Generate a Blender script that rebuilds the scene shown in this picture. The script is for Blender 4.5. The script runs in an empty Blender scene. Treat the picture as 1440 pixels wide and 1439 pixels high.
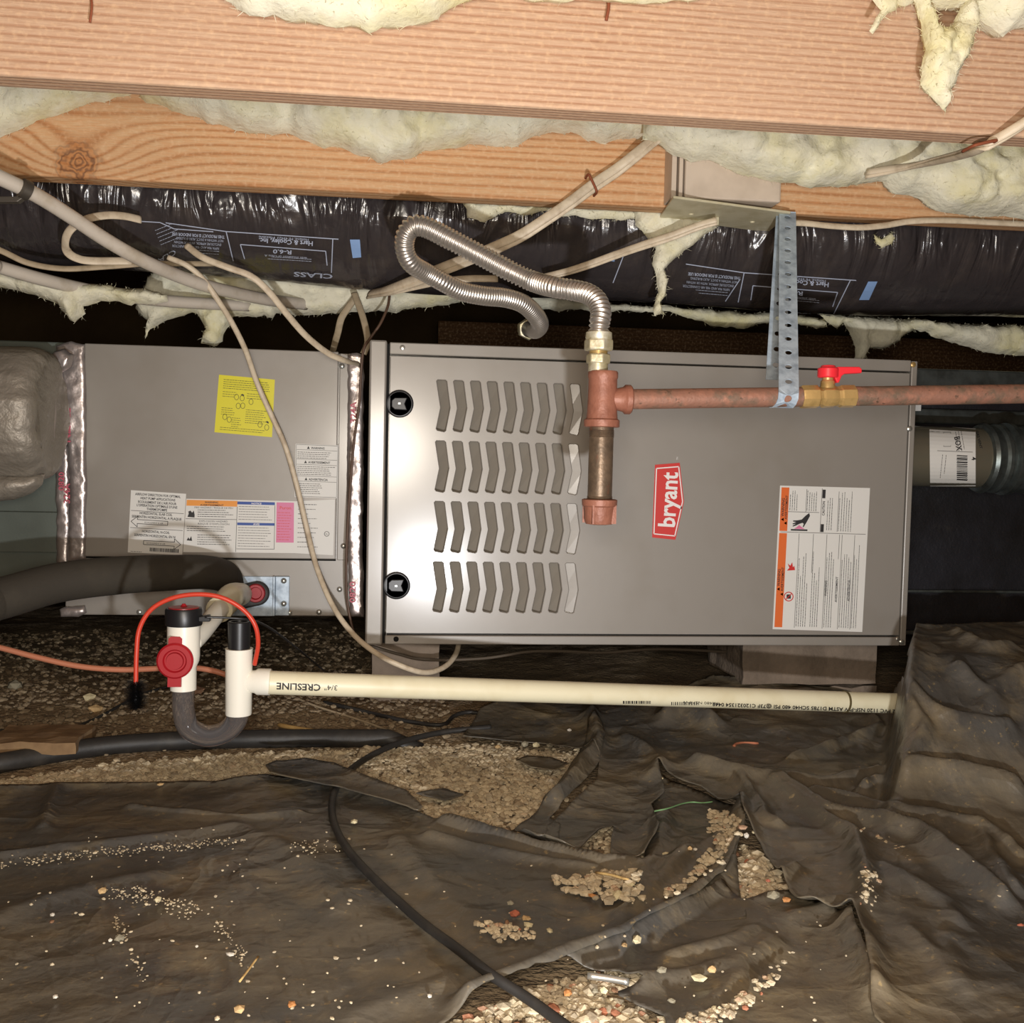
import bpy, bmesh, math, random
import numpy as np
from mathutils import Vector
from mathutils.geometry import delaunay_2d_cdt
random.seed(7); rng = np.random.default_rng(7)
SC = bpy.context.scene; COL = SC.collection
# ------------------------------------------------------------------ camera
CAMZ = .44; FPX = 1500.0
yaw, pitch, roll = map(math.radians, (6.52, 2.975, 1.32))
Fv = np.array([math.sin(yaw)*math.cos(pitch), math.cos(yaw)*math.cos(pitch), -math.sin(pitch)])
Rv = np.cross(Fv, [0, 0, 1]); Rv /= np.linalg.norm(Rv); Uv = np.cross(Rv, Fv)
Rv, Uv = Rv*math.cos(roll)+Uv*math.sin(roll), -Rv*math.sin(roll)+Uv*math.cos(roll)
CAM = np.array([0, 0, CAMZ])
cd = bpy.data.cameras.new('camera'); cam = bpy.data.objects.new('camera', cd); COL.objects.link(cam)
from mathutils import Matrix
M = Matrix.Identity(4)
for i in range(3):
    M[i][0] = Rv[i]; M[i][1] = Uv[i]; M[i][2] = -Fv[i]; M[i][3] = CAM[i]
cam.matrix_world = M
cd.sensor_fit = 'HORIZONTAL'; cd.sensor_width = 36; cd.lens = 36*FPX/1440; cd.clip_start = .02
SC.camera = cam
SC.view_settings.view_transform = 'Standard'; SC.view_settings.look = 'None'
SC.view_settings.gamma = 1; SC.view_settings.use_curve_mapping = False
SC.view_settings.exposure = 0.0
# ------------------------------------------------------------------ world and lamps
W = bpy.data.worlds.new('world'); SC.world = W; W.use_nodes = True
W.node_tree.nodes['Background'].inputs[0].default_value = (.02, .016, .01, 1)
W.node_tree.nodes['Background'].inputs[1].default_value = .5
def lamp(kind, name, loc, energy, col, size, aim=None, spot=None, blend=1):
    l = bpy.data.lights.new(name, kind); l.energy = energy; l.color = col; l.shadow_soft_size = size
    o = bpy.data.objects.new(name, l); COL.objects.link(o); o.location = loc
    if aim is not None:
        o.rotation_euler = (Vector(aim)-Vector(loc)).to_track_quat('-Z', 'Y').to_euler()
    if spot: l.spot_size = math.radians(spot); l.spot_blend = blend
    return o
lamp('SPOT', 'flashlight', (.12, -.02, .10), 52, (.97, .975, 1), .016, (.22, 1.6, .66), 116, 1)
lamp('POINT', 'fill_lamp', (-.02, -.05, .46), 38, (1, .90, .77), .12)  # warm fill added beside the camera to lighten shadows and the ground
SC.cycles.max_bounces = 6; SC.cycles.diffuse_bounces = 3; SC.cycles.glossy_bounces = 3
SC.cycles.transparent_max_bounces = 8; SC.cycles.caustics_reflective = False; SC.cycles.caustics_refractive = False
SC.cycles.use_denoising = True; SC.cycles.sample_clamp_indirect = 4
# ------------------------------------------------------------------ unprojection
def rays(px, py):
    px = np.atleast_1d(np.asarray(px, float)); py = np.atleast_1d(np.asarray(py, float))
    return Fv*FPX + Rv*(px-720)[:, None] + Uv*(719.5-py)[:, None]
def at(px, py, Y):
    d = rays(px, py)[0]; return d/d[1]*Y + CAM
def atz(px, py, z):
    d = rays(px, py)[0]; return d/d[2]*(z-CAMZ) + CAM
def ats(pts, Y):
    p = np.asarray(pts, float); d = rays(p[:, 0], p[:, 1]); return d/d[:, 1:2]*Y + CAM
def hit(px, py, sdf, t0=.5, n=140, k=.7):
    d = rays(px, py); d = d/np.linalg.norm(d, axis=1)[:, None]; t = np.full(len(d), t0)
    for _ in range(n):
        t = t + np.clip(sdf(CAM+d*t[:, None])*k, -.1, .1)
    return CAM+d*t[:, None]
# ------------------------------------------------------------------ noise
def _h(ix, iy, iz, seed):
    n = (ix*374761393 + iy*668265263 + iz*2147483647 + seed*1274126177) & 0xffffffff
    n = ((n ^ (n >> 13))*1274126177) & 0xffffffff
    return ((n ^ (n >> 16)) & 0xffff)/65535.0
def noise3(x, y, z, seed=0):
    x, y, z = np.broadcast_arrays(np.asarray(x, float), np.asarray(y, float), np.asarray(z, float))
    ix, iy, iz = [np.floor(a).astype(np.int64) for a in (x, y, z)]
    fx, fy, fz = x-ix, y-iy, z-iz
    fx, fy, fz = [f*f*(3-2*f) for f in (fx, fy, fz)]
    r = 0
    for a in (0, 1):
        for b in (0, 1):
            for c in (0, 1):
                r = r + _h(ix+a, iy+b, iz+c, seed)*(fx if a else 1-fx)*(fy if b else 1-fy)*(fz if c else 1-fz)
    return r*2-1
def fbm(x, y, z=0, oct=4, seed=0):
    s = 0; a = 1; t = 0
    for o in range(oct):
        s = s+a*noise3(np.asarray(x)*2**o, np.asarray(y)*2**o, np.asarray(z)*2**o, seed+o); t += a; a *= .5
    return s/t
def sm(a, b, x): t = np.clip((x-a)/(b-a), 0, 1); return t*t*(3-2*t)
# ------------------------------------------------------------------ materials
def lin(c):
    return tuple((v/255/12.92 if v/255 <= .04045 else ((v/255+.055)/1.055)**2.4) for v in c)+(1,)
def mat(name, col, rough=.5, metal=0, var=None, bump=None, spec=None, stretch=(1, 1, 1), extra=None, coat=None):
    """var = list of (colour, noise scale, low, high, detail); bump = list of (scale, distance m)"""
    m = bpy.data.materials.new(name); m.use_nodes = True; nt = m.node_tree; N = nt.nodes; L = nt.links
    b = N['Principled BSDF']; b.inputs['Base Color'].default_value = lin(col)
    b.inputs['Roughness'].default_value = rough; b.inputs['Metallic'].default_value = metal
    if spec is not None: b.inputs['Specular IOR Level'].default_value = spec
    if coat: b.inputs['Coat Weight'].default_value = coat; b.inputs['Coat Roughness'].default_value = .17
    g = N.new('ShaderNodeNewGeometry'); mp = N.new('ShaderNodeVectorMath'); mp.operation = 'MULTIPLY'
    mp.inputs[1].default_value = stretch; L.new(g.outputs['Position'], mp.inputs[0])
    src = None
    for (c2, sc, lo, hi, det) in (var or []):
        n = N.new('ShaderNodeTexNoise'); n.inputs['Scale'].default_value = sc; n.inputs['Detail'].default_value = det
        n.inputs['Roughness'].default_value = .62
        L.new(mp.outputs[0], n.inputs['Vector'])
        r = N.new('ShaderNodeMapRange'); r.inputs[1].default_value = lo; r.inputs[2].default_value = hi
        L.new(n.outputs[0], r.inputs[0])
        x = N.new('ShaderNodeMix'); x.data_type = 'RGBA'; x.inputs[7].default_value = lin(c2)
        if src is None: x.inputs[6].default_value = lin(col)
        else: L.new(src, x.inputs[6])
        L.new(r.outputs[0], x.inputs[0]); src = x.outputs[2]
    if src is not None: L.new(src, b.inputs['Base Color'])
    prev = None
    for (sc, dist) in (bump or []):
        n = N.new('ShaderNodeTexNoise'); n.inputs['Scale'].default_value = sc; n.inputs['Detail'].default_value = 4
        L.new(mp.outputs[0], n.inputs['Vector'])
        bp = N.new('ShaderNodeBump'); bp.inputs['Distance'].default_value = dist; bp.inputs['Strength'].default_value = 1
        L.new(n.outputs[0], bp.inputs['Height'])
        if prev: L.new(prev, bp.inputs['Normal'])
        prev = bp.outputs[0]
    if prev: L.new(prev, b.inputs['Normal'])
    if extra: extra(nt, b, mp, src)
    return m
PAINT = mat('greige_enamel', (152, 146, 138), .42, .10, [((144, 137, 127), 7, .45, .75, 3)], [(900, .00006), (60, .0001)], spec=.5, coat=.6)
PAINT_IN = mat('greige_enamel_inner', (150, 142, 130), .5, .1)
GALV = mat('galvanised', (200, 216, 230), .45, .15, [((150, 166, 182), 60, .4, .7, 3)], [(200, .0002)])
GALVD = mat('galvanised_dull', (120, 128, 126), .4, .8, [((88, 92, 88), 30, .4, .7, 3)], [(60, .0006)])
ZINC = mat('zinc_screw', (205, 205, 198), .3, .8)
BLACKP = mat('black_plastic', (28, 28, 30), .38, 0)
DARKGAP = mat('dark_gap', (18, 16, 14), .9, 0)
def film(nt, b, mp, src):
    N, L = nt.nodes, nt.links
    g = N.new('ShaderNodeVectorMath'); g.operation = 'MULTIPLY'; g.inputs[1].default_value = (22, 3, 6)
    L.new(mp.outputs[0], g.inputs[0])
    n = N.new('ShaderNodeTexNoise'); n.inputs['Scale'].default_value = 1; n.inputs['Detail'].default_value = 3; n.inputs['Distortion'].default_value = .8
    L.new(g.outputs[0], n.inputs['Vector'])
    sx = N.new('ShaderNodeSeparateXYZ'); L.new(mp.outputs[0], sx.inputs[0])
    r = N.new('ShaderNodeMapRange'); r.inputs[1].default_value = .72; r.inputs[2].default_value = .79; r.inputs[3].default_value = .2; r.inputs[4].default_value = 1
    L.new(sx.outputs[2], r.inputs[0])
    m = N.new('ShaderNodeMath'); m.operation = 'MULTIPLY'; L.new(n.outputs[0], m.inputs[0]); L.new(r.outputs[0], m.inputs[1])
    bp = N.new('ShaderNodeBump'); bp.inputs['Distance'].default_value = .03; L.new(m.outputs[0], bp.inputs['Height'])
    n2 = N.new('ShaderNodeTexNoise'); n2.inputs['Scale'].default_value = 70; n2.inputs['Detail'].default_value = 3; n2.inputs['Distortion'].default_value = 1
    L.new(mp.outputs[0], n2.inputs['Vector'])
    b2 = N.new('ShaderNodeBump'); b2.inputs['Distance'].default_value = .0007; L.new(n2.outputs[0], b2.inputs['Height'])
    L.new(bp.outputs[0], b2.inputs['Normal']); L.new(b2.outputs[0], b.inputs['Normal'])
FILM = mat('black_duct_film', (60, 55, 56), .24, 0, [((78, 70, 66), 16, .5, .8, 4)], spec=.8, extra=film)
def crease(nt, b, mp, src):
    N, L = nt.nodes, nt.links
    n = N.new('ShaderNodeTexNoise'); n.inputs['Scale'].default_value = 6; n.inputs['Detail'].default_value = 3; L.new(mp.outputs[0], n.inputs['Vector'])
    a = N.new('ShaderNodeVectorMath'); a.operation = 'MULTIPLY_ADD'; a.inputs[1].default_value = (.16, .16, .16); L.new(n.outputs['Color'], a.inputs[0]); L.new(mp.outputs[0], a.inputs[2])
    prev = b.inputs['Normal'].links[0].from_socket
    for sc, dist in ((7, .0045), (21, .0009)):
        v = N.new('ShaderNodeTexVoronoi'); v.feature = 'DISTANCE_TO_EDGE'; v.inputs['Scale'].default_value = sc; L.new(a.outputs[0], v.inputs['Vector'])
        r = N.new('ShaderNodeMapRange'); r.inputs[1].default_value = 0; r.inputs[2].default_value = .12; L.new(v.outputs[0], r.inputs[0]); r.inputs[3].default_value = 1; r.inputs[4].default_value = 0
        bp = N.new('ShaderNodeBump'); bp.inputs['Distance'].default_value = dist*.35; L.new(r.outputs[0], bp.inputs['Height']); L.new(prev, bp.inputs['Normal']); prev = bp.outputs[0]
    L.new(prev, b.inputs['Normal'])
POLY = mat('black_poly_sheet', (82, 80, 76), .36, 0, [((112, 102, 84), 4, .42, .62, 8), ((134, 120, 94), 9, .52, .72, 8), ((60, 55, 48), 2.6, .55, .75, 3), ((150, 130, 94), 120, .62, .74, 4)],
           [(24, .003), (90, .0009)], spec=.5, extra=crease)
SOIL = mat('crawlspace_soil', (160, 140, 112), .95, 0, [((120, 100, 76), 7, .4, .7, 5), ((158, 138, 108), 60, .5, .75, 4)], [(40, .008), (160, .004)])
def tint(nt, b, mp, src):
    N, L = nt.nodes, nt.links
    a = N.new('ShaderNodeAttribute'); a.attribute_name = 'tint'
    r = N.new('ShaderNodeValToRGB'); cr = r.color_ramp
    stops = [(0, (116, 98, 76)), (.3, (184, 166, 136)), (.6, (208, 192, 160)), (.85, (168, 154, 130)), (.95, (210, 194, 162)), (1, (160, 100, 72))]
    cr.elements[0].color = lin(stops[0][1]); cr.elements[0].position = 0
    cr.elements[1].color = lin(stops[-1][1]); cr.elements[1].position = 1
    for p, c in stops[1:-1]: e = cr.elements.new(p); e.color = lin(c)
    L.new(a.outputs['Fac'], r.inputs[0]); L.new(r.outputs[0], b.inputs['Base Color'])
STONES = mat('gravel_stone', (150, 130, 100), .9, bump=[(300, .0006)], extra=tint)
FIBER = mat('fibreglass', (232, 227, 204), 1, 0, [((222, 214, 166), 9, .45, .7, 4), ((238, 236, 216), 22, .5, .8, 5)], [(30, .006), (150, .0012)], spec=.1)
FOIL = mat('foil_tape', (196, 186, 182), .36, .7, [((172, 160, 156), 25, .45, .7, 3)], [(45, .0016), (14, .003)])
FOILW = mat('foil_wrap', (160, 152, 140), .52, .4, [((150, 142, 130), 14, .4, .7, 3)], [(60, .003), (170, .0012)])
RUST = mat('rusty_iron_pipe', (150, 108, 90), .6, .15, [((116, 98, 82), 26, .45, .6, 5), ((172, 120, 98), 70, .5, .72, 4), ((84, 66, 52), 110, .62, .74, 3)], [(180, .0008)])
RUSTT = mat('rusty_tee_iron', (158, 104, 84), .5, .1, [((134, 84, 66), 40, .45, .7, 4)], [(160, .0009)])
NIPPLE = mat('dark_iron_nipple', (128, 108, 88), .42, .45, [((98, 84, 70), 60, .4, .65, 5), ((168, 108, 80), 30, .6, .75, 3)], [(200, .0005)])
BRASS = mat('brass', (206, 172, 112), .36, .45, [((168, 138, 84), 60, .45, .7, 3)], [(150, .0004)])
ZBRASS = mat('plated_nut', (196, 186, 152), .42, .45, [((232, 226, 206), 60, .45, .65, 3), ((180, 166, 110), 30, .55, .75, 3)], [(140, .0004)])
STEEL = mat('stainless_flex', (214, 208, 200), .34, .85)
RED = mat('red_plastic', (164, 28, 36), .38, 0)
REDL = mat('red_handle_vinyl', (232, 48, 58), .4, 0, spec=.4)
PVC = mat('white_pvc', (244, 240, 226), .35, 0)
PVCC = mat('cream_pvc', (236, 228, 196), .4, 0, [((222, 210, 172), 14, .5, .8, 3)])
NM = mat('cable_jacket', (222, 206, 180), .5, 0, [((192, 174, 148), 50, .45, .7, 4)], [(200, .0003)])
NMD = mat('dusty_cable_jacket', (178, 160, 132), .6, 0, [((150, 134, 108), 50, .45, .7, 4)])
PEX = mat('pex_pipe', (206, 196, 182), .4, 0, [((190, 178, 160), 30, .5, .7, 3)])
RUBBER = mat('black_rubber', (42, 40, 38), .55, 0, [((64, 60, 54), 20, .5, .75, 4)], [(120, .0004)])
FOAM = mat('foam_insulation', (60, 55, 47), .85, 0, [((72, 66, 55), 12, .45, .75, 4)], [(300, .0004)])
CLEAR = mat('clear_tube', (214, 208, 208), .08, 0)
CLEAR.node_tree.nodes['Principled BSDF'].inputs['Transmission Weight'].default_value = .9
CLEAR.node_tree.nodes['Principled BSDF'].inputs['IOR'].default_value = 1.12
BLOCK = mat('concrete_block', (140, 124, 108), .95, 0, [((116, 102, 88), 12, .4, .7, 5), ((150, 96, 84), 7, .64, .8, 4)], [(120, .002)])
TEAL = mat('grey_green_sheet_metal', (112, 120, 112), .45, .3, [((96, 102, 94), 6, .4, .7, 3)], [(300, .0001)])
DUCTDK = mat('dark_sheet_metal', (66, 66, 72), .38, .6, [((52, 50, 50), 9, .4, .7, 4), ((88, 84, 78), 20, .62, .8, 4)], [(260, .0006), (14, .004)])
VENT = mat('galvanised_vent', (150, 144, 124), .28, .6, [((120, 112, 98), 5, .4, .7, 2)])
PAPER = mat('label_paper', (232, 230, 224), .5)
YPAPER = mat('label_yellow', (232, 222, 30), .45)
INK = mat('ink_black', (44, 42, 42), .6); INKG = mat('ink_grey', (112, 108, 104), .6)
ORANGE = mat('ink_orange', (232, 112, 48), .5); ORANGE2 = mat('ink_amber', (244, 158, 60), .5)
BLUE = mat('ink_blue', (44, 80, 160), .5); PINK = mat('ink_pink', (226, 128, 168), .5)
REDI = mat('ink_red', (214, 56, 52), .4); WHITEI = mat('ink_white', (244, 240, 238), .5)
DPRINT = mat('duct_print', (178, 186, 206), .5); DBLUE = mat('duct_print_blue', (136, 168, 214), .5)
TAPEINK = mat('tape_ink', (200, 92, 110), .5); YINK = mat('ink_olive', (120, 116, 20), .5)
ORCORD = mat('salmon_cord', (206, 132, 100), .5, 0); BEIGE = mat('painted_box', (206, 190, 172), .6, 0, [((190, 174, 156), 20, .4, .7, 3)])
PLATE = mat('pale_plate', (214, 206, 176), .5, .1, [((196, 186, 150), 40, .45, .7, 4)], [(150, .0003)])
RUSTW = mat('rust_staple', (150, 84, 56), .7, .3); LEAD = mat('clip_metal', (92, 86, 78), .5, .6)
STICK = mat('wood_splinter', (214, 182, 120), .8, 0, [((180, 144, 88), 60, .4, .7, 3)])
CONC = mat('foundation_concrete', (120, 98, 66), .95, 0, [((96, 78, 52), 3, .4, .7, 4)], [(40, .004)])
PLY = mat('plywood_subfloor', (150, 116, 78), .85, 0, [((124, 92, 60), 6, .4, .7, 4)])
GREEN = mat('green_wire', (110, 150, 100), .5)
def wood(name, base, dark, freq, seed, knot=None, dist=2.2, hue=None):
    m = bpy.data.materials.new(name); m.use_nodes = True; nt = m.node_tree; N = nt.nodes; L = nt.links
    b = N['Principled BSDF']; b.inputs['Roughness'].default_value = .72; b.inputs['Specular IOR Level'].default_value = .25
    g = N.new('ShaderNodeNewGeometry'); s = N.new('ShaderNodeSeparateXYZ'); L.new(g.outputs[0], s.inputs[0])
    def math_(op, a, c):
        q = N.new('ShaderNodeMath'); q.operation = op
        for i, v in enumerate((a, c)):
            if v is None: continue
            if isinstance(v, (int, float)): q.inputs[i].default_value = v
            else: L.new(v, q.inputs[i])
        return q.outputs[0]
    # across-grain coordinate: z plus some of y, so that the underside has grain too
    zc = math_('ADD', s.outputs[2], math_('MULTIPLY', s.outputs[1], .9))
    z0 = zc
    if knot:
        kx, ky, kz, kr = knot
        dx = math_('DIVIDE', math_('SUBTRACT', s.outputs[0], kx), kr*2.6)
        dz = math_('DIVIDE', math_('SUBTRACT', s.outputs[2], kz), kr*1.3)
        d2 = math_('ADD', math_('MULTIPLY', dx, dx), math_('MULTIPLY', dz, dz))
        e = math_('POWER', 2.718, math_('MULTIPLY', d2, -.5))
        zc = math_('ADD', zc, math_('MULTIPLY', e, kr*1.9))
    cx = N.new('ShaderNodeCombineXYZ'); L.new(math_('MULTIPLY', s.outputs[0], .06), cx.inputs[0]); L.new(zc, cx.inputs[2]); cx.inputs[1].default_value = seed*1.7
    ns = N.new('ShaderNodeTexNoise'); ns.inputs['Scale'].default_value = 14; ns.inputs['Detail'].default_value = 3; L.new(cx.outputs[0], ns.inputs['Vector'])
    ph = math_('ADD', math_('MULTIPLY', zc, freq), math_('MULTIPLY', ns.outputs[0], dist*6))
    w = math_('SINE', ph, None)
    w = math_('MULTIPLY', math_('ADD', w, 1), .5); w = math_('POWER', w, 3.0)
    # fine sawn fuzz
    c2 = N.new('ShaderNodeCombineXYZ'); L.new(math_('MULTIPLY', s.outputs[0], .12), c2.inputs[0]); L.new(z0, c2.inputs[2]); c2.inputs[1].default_value = seed
    n2 = N.new('ShaderNodeTexNoise'); n2.inputs['Scale'].default_value = 420; n2.inputs['Detail'].default_value = 3; L.new(c2.outputs[0], n2.inputs['Vector'])
    n3 = N.new('ShaderNodeTexNoise'); n3.inputs['Scale'].default_value = 7; n3.inputs['Detail'].default_value = 4; L.new(g.outputs[0], n3.inputs['Vector'])
    n4 = N.new('ShaderNodeTexNoise'); n4.inputs['Scale'].default_value = 160; n4.inputs['Detail'].default_value = 4; L.new(g.outputs[0], n4.inputs['Vector'])
    f = math_('MULTIPLY', w, math_('ADD', math_('MULTIPLY', n3.outputs[0], .9), .25))
    mix = N.new('ShaderNodeMix'); mix.data_type = 'RGBA'; mix.inputs[6].default_value = lin(base); mix.inputs[7].default_value = lin(dark); L.new(f, mix.inputs[0])
    mr = N.new('ShaderNodeMapRange'); mr.inputs[1].default_value = .35; mr.inputs[2].default_value = .7; mr.inputs[4].default_value = .55; L.new(n2.outputs[0], mr.inputs[0])
    mx2 = N.new('ShaderNodeMix'); mx2.data_type = 'RGBA'; L.new(mix.outputs[2], mx2.inputs[6]); mx2.inputs[7].default_value = lin(hue or dark); L.new(mr.outputs[0], mx2.inputs[0])
    mr3 = N.new('ShaderNodeMapRange'); mr3.inputs[1].default_value = .5; mr3.inputs[2].default_value = .72; mr3.inputs[4].default_value = .4; L.new(n4.outputs[0], mr3.inputs[0])
    mx3 = N.new('ShaderNodeMix'); mx3.data_type = 'RGBA'; L.new(mx2.outputs[2], mx3.inputs[6]); mx3.inputs[7].default_value = lin((236, 200, 160)); L.new(mr3.outputs[0], mx3.inputs[0])
    out = mx3.outputs[2]
    if knot:
        dd = math_('SQRT', math_('ADD', math_('POWER', math_('MULTIPLY', dx, 1.9), 2), math_('MULTIPLY', dz, dz)), None)
        nk = N.new('ShaderNodeTexNoise'); nk.inputs['Scale'].default_value = 60; L.new(g.outputs[0], nk.inputs['Vector'])
        dd = math_('ADD', dd, math_('MULTIPLY', math_('SUBTRACT', nk.outputs[0], .5), 1.1))
        kk = N.new('ShaderNodeMapRange'); kk.inputs[1].default_value = 1.0; kk.inputs[2].default_value = .55; kk.inputs[4].default_value = .8; L.new(dd, kk.inputs[0])
        mk = N.new('ShaderNodeMix'); mk.data_type = 'RGBA'; L.new(out, mk.inputs[6]); L.new(kk.outputs[0], mk.inputs[0])
        rk = math_('MULTIPLY', math_('ADD', math_('SINE', math_('MULTIPLY', dd, 26), None), 1), .5)
        mk2 = N.new('ShaderNodeMix'); mk2.data_type = 'RGBA'; mk2.inputs[6].default_value = lin((196, 130, 76)); mk2.inputs[7].default_value = lin((112, 68, 44)); L.new(rk, mk2.inputs[0])
        L.new(mk2.outputs[2], mk.inputs[7]); out = mk.outputs[2]
    L.new(out, b.inputs['Base Color'])
    bp = N.new('ShaderNodeBump'); bp.inputs['Distance'].default_value = .0012; bp.inputs['Strength'].default_value = .7
    L.new(math_('ADD', math_('MULTIPLY', f, -.6), n2.outputs[0]), bp.inputs['Height']); L.new(bp.outputs[0], b.inputs['Normal'])
    return m
# ------------------------------------------------------------------ object helpers
def setp(o, label=None, cat=None, group=None, kind=None):
    if label: o['label'] = label
    if cat: o['category'] = cat
    if group: o['group'] = group
    if kind: o['kind'] = kind
    return o
def thing(name, label, cat, loc=(0, 0, 0), group=None):
    o = bpy.data.objects.new(name, None); COL.objects.link(o); o.location = [float(v) for v in loc]
    o.empty_display_size = .02
    return setp(o, label, cat, group)
class MB:
    def __init__(s): s.v = []; s.f = []; s.m = []
    def add(s, v, f, mi=0):
        k = len(s.v); s.v += [tuple(map(float, p)) for p in v]; s.f += [tuple(int(i)+k for i in q) for q in f]; s.m += [mi]*len(f)
        return s
    def box(s, a, b, mi=0):
        x0, y0, z0 = np.minimum(a, b); x1, y1, z1 = np.maximum(a, b)
        v = [(x0, y0, z0), (x1, y0, z0), (x1, y1, z0), (x0, y1, z0), (x0, y0, z1), (x1, y0, z1), (x1, y1, z1), (x0, y1, z1)]
        return s.add(v, [(0, 3, 2, 1), (4, 5, 6, 7), (0, 1, 5, 4), (1, 2, 6, 5), (2, 3, 7, 6), (3, 0, 4, 7)], mi)
    def prism(s, front, off, mi=0):
        n = len(front); fr = np.asarray(front, float); bk = fr+np.asarray(off, float)
        f = [tuple(range(n)), tuple(range(2*n-1, n-1, -1))]+[(i, i+n, (i+1) % n+n, (i+1) % n) for i in range(n)]
        return s.add(list(fr)+list(bk), f, mi)
    def tube(s, pts, r, seg=12, caps=True, mi=0, flat=None, up=(0, -1, 0)):
        P = np.asarray(pts, float); n = len(P); rr = np.broadcast_to(np.asarray(r, float), (n,))
        T = np.gradient(P, axis=0); T /= np.linalg.norm(T, axis=1)[:, None]+1e-12
        A = np.zeros_like(P)
        if flat is not None:
            for i in range(n):
                b = np.cross(T[i], up); b /= np.linalg.norm(b)+1e-9; A[i] = b
        else:
            a = np.cross(T[0], [0.3, .2, 1]); a /= np.linalg.norm(a)
            for i in range(n):
                a = a-T[i]*np.dot(a, T[i]); a /= np.linalg.norm(a)+1e-12; A[i] = a
        B = np.cross(T, A); th = np.arange(seg)/seg*2*math.pi
        fl = 1 if flat is None else flat
        V = P[:, None]+rr[:, None, None]*(A[:, None]*np.cos(th)[None, :, None]+B[:, None]*np.sin(th)[None, :, None]*fl)
        V = V.reshape(-1, 3); f = []
        for i in range(n-1):
            for j in range(seg):
                a0 = i*seg+j; b0 = i*seg+(j+1) % seg; f.append((a0, b0, b0+seg, a0+seg))
        if caps: f += [tuple(range(seg-1, -1, -1)), tuple((n-1)*seg+j for j in range(seg))]
        return s.add(V, f, mi)
    def lathe(s, prof, o, axis, seg=32, mi=0, flats=None):
        """prof = [(distance along axis, radius)]"""
        ax = np.asarray(axis, float); ax /= np.linalg.norm(ax)
        a = np.cross(ax, [.31, .87, .21] if abs(ax[1]) < .8 else [1, 0, .1]); a /= np.linalg.norm(a); b = np.cross(ax, a)
        th = np.arange(seg)/seg*2*math.pi; V = []
        for d, r in prof:
            V += [np.asarray(o)+ax*d+a*r*math.cos(t)+b*r*math.sin(t) for t in th]
        n = len(prof); f = []
        for i in range(n-1):
            for j in range(seg):
                f.append((i*seg+j, i*seg+(j+1) % seg, (i+1)*seg+(j+1) % seg, (i+1)*seg+j))
        if prof[0][1] > 1e-6: f.append(tuple(range(seg-1, -1, -1)))
        if prof[-1][1] > 1e-6: f.append(tuple((n-1)*seg+j for j in range(seg)))
        return s.add(V, f, mi)
    def build(s, name, mats, parent=None, smooth=None, bevel=0, sub=0, center=False, tint=None):
        me = bpy.data.meshes.new(name); V = np.array(s.v); loc = np.zeros(3)
        if center and parent is None:
            loc = np.array([(V[:, 0].min()+V[:, 0].max())/2, (V[:, 1].min()+V[:, 1].max())/2, V[:, 2].min()]); V = V-loc
        me.from_pydata(V.tolist(), [], s.f)
        mats = mats if isinstance(mats, (list, tuple)) else [mats]
        for m in mats: me.materials.append(m)
        if len(mats) > 1: me.polygons.foreach_set('material_index', s.m)
        o = bpy.data.objects.new(name, me); COL.objects.link(o)
        if smooth:
            me.polygons.foreach_set('use_smooth', [True]*len(me.polygons))
            if smooth is not True: me.set_sharp_from_angle(angle=math.radians(smooth))
        if tint is not None:
            at_ = me.attributes.new('tint', 'FLOAT', 'POINT'); at_.data.foreach_set('value', np.asarray(tint, float))
        me.update()
        if parent is not None:
            o.parent = parent; r = parent
            if r.type == 'EMPTY': o.location = -r.location
            else: o.location = (0, 0, 0)
        else: o.location = loc.tolist()
        if bevel:
            b = o.modifiers.new('bevel', 'BEVEL'); b.width = bevel; b.segments = 2; b.limit_method = 'ANGLE'; b.angle_limit = math.radians(40)
        return o
def spline(pts, n=10):
    P = np.asarray(pts, float); Q = np.vstack([2*P[0]-P[1], P, 2*P[-1]-P[-2]]); out = []
    for i in range(1, len(Q)-2):
        for t in np.arange(n)/n:
            p0, p1, p2, p3 = Q[i-1:i+3]
            out.append(.5*((2*p1)+(-p0+p2)*t+(2*p0-5*p1+4*p2-p3)*t*t+(-p0+3*p1-3*p2+p3)*t**3))
    out.append(P[-1]); return np.array(out)
def pxpath(pts, n=10):
    """(px, py, Y) -> smooth world path"""
    return spline([at(a, b, c) for a, b, c in pts], n)
def inside(poly, x, y):
    poly = np.asarray(poly); r = np.zeros(np.shape(x), bool); n = len(poly); j = n-1
    for i in range(n):
        xi, yi = poly[i]; xj, yj = poly[j]
        c = ((yi > y) != (yj > y)) & (x < (xj-xi)*(y-yi)/((yj-yi) if yj != yi else 1e-12)+xi)
        r ^= c; j = i
    return r
def segdist(P, poly, closed=True, want=False):
    P = np.asarray(P, float); poly = np.asarray(poly, float); best = np.full(len(P), 1e9); bp = np.zeros_like(P)
    n = len(poly)
    for i in range(n if closed else n-1):
        a = poly[i]; b = poly[(i+1) % n]; ab = b-a; t = np.clip(((P-a)@ab)/(ab@ab+1e-15), 0, 1)
        q = a+t[:, None]*ab; d = np.linalg.norm(P-q, axis=1); k = d < best; best[k] = d[k]; bp[k] = q[k]
    return (best, bp) if want else best
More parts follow.
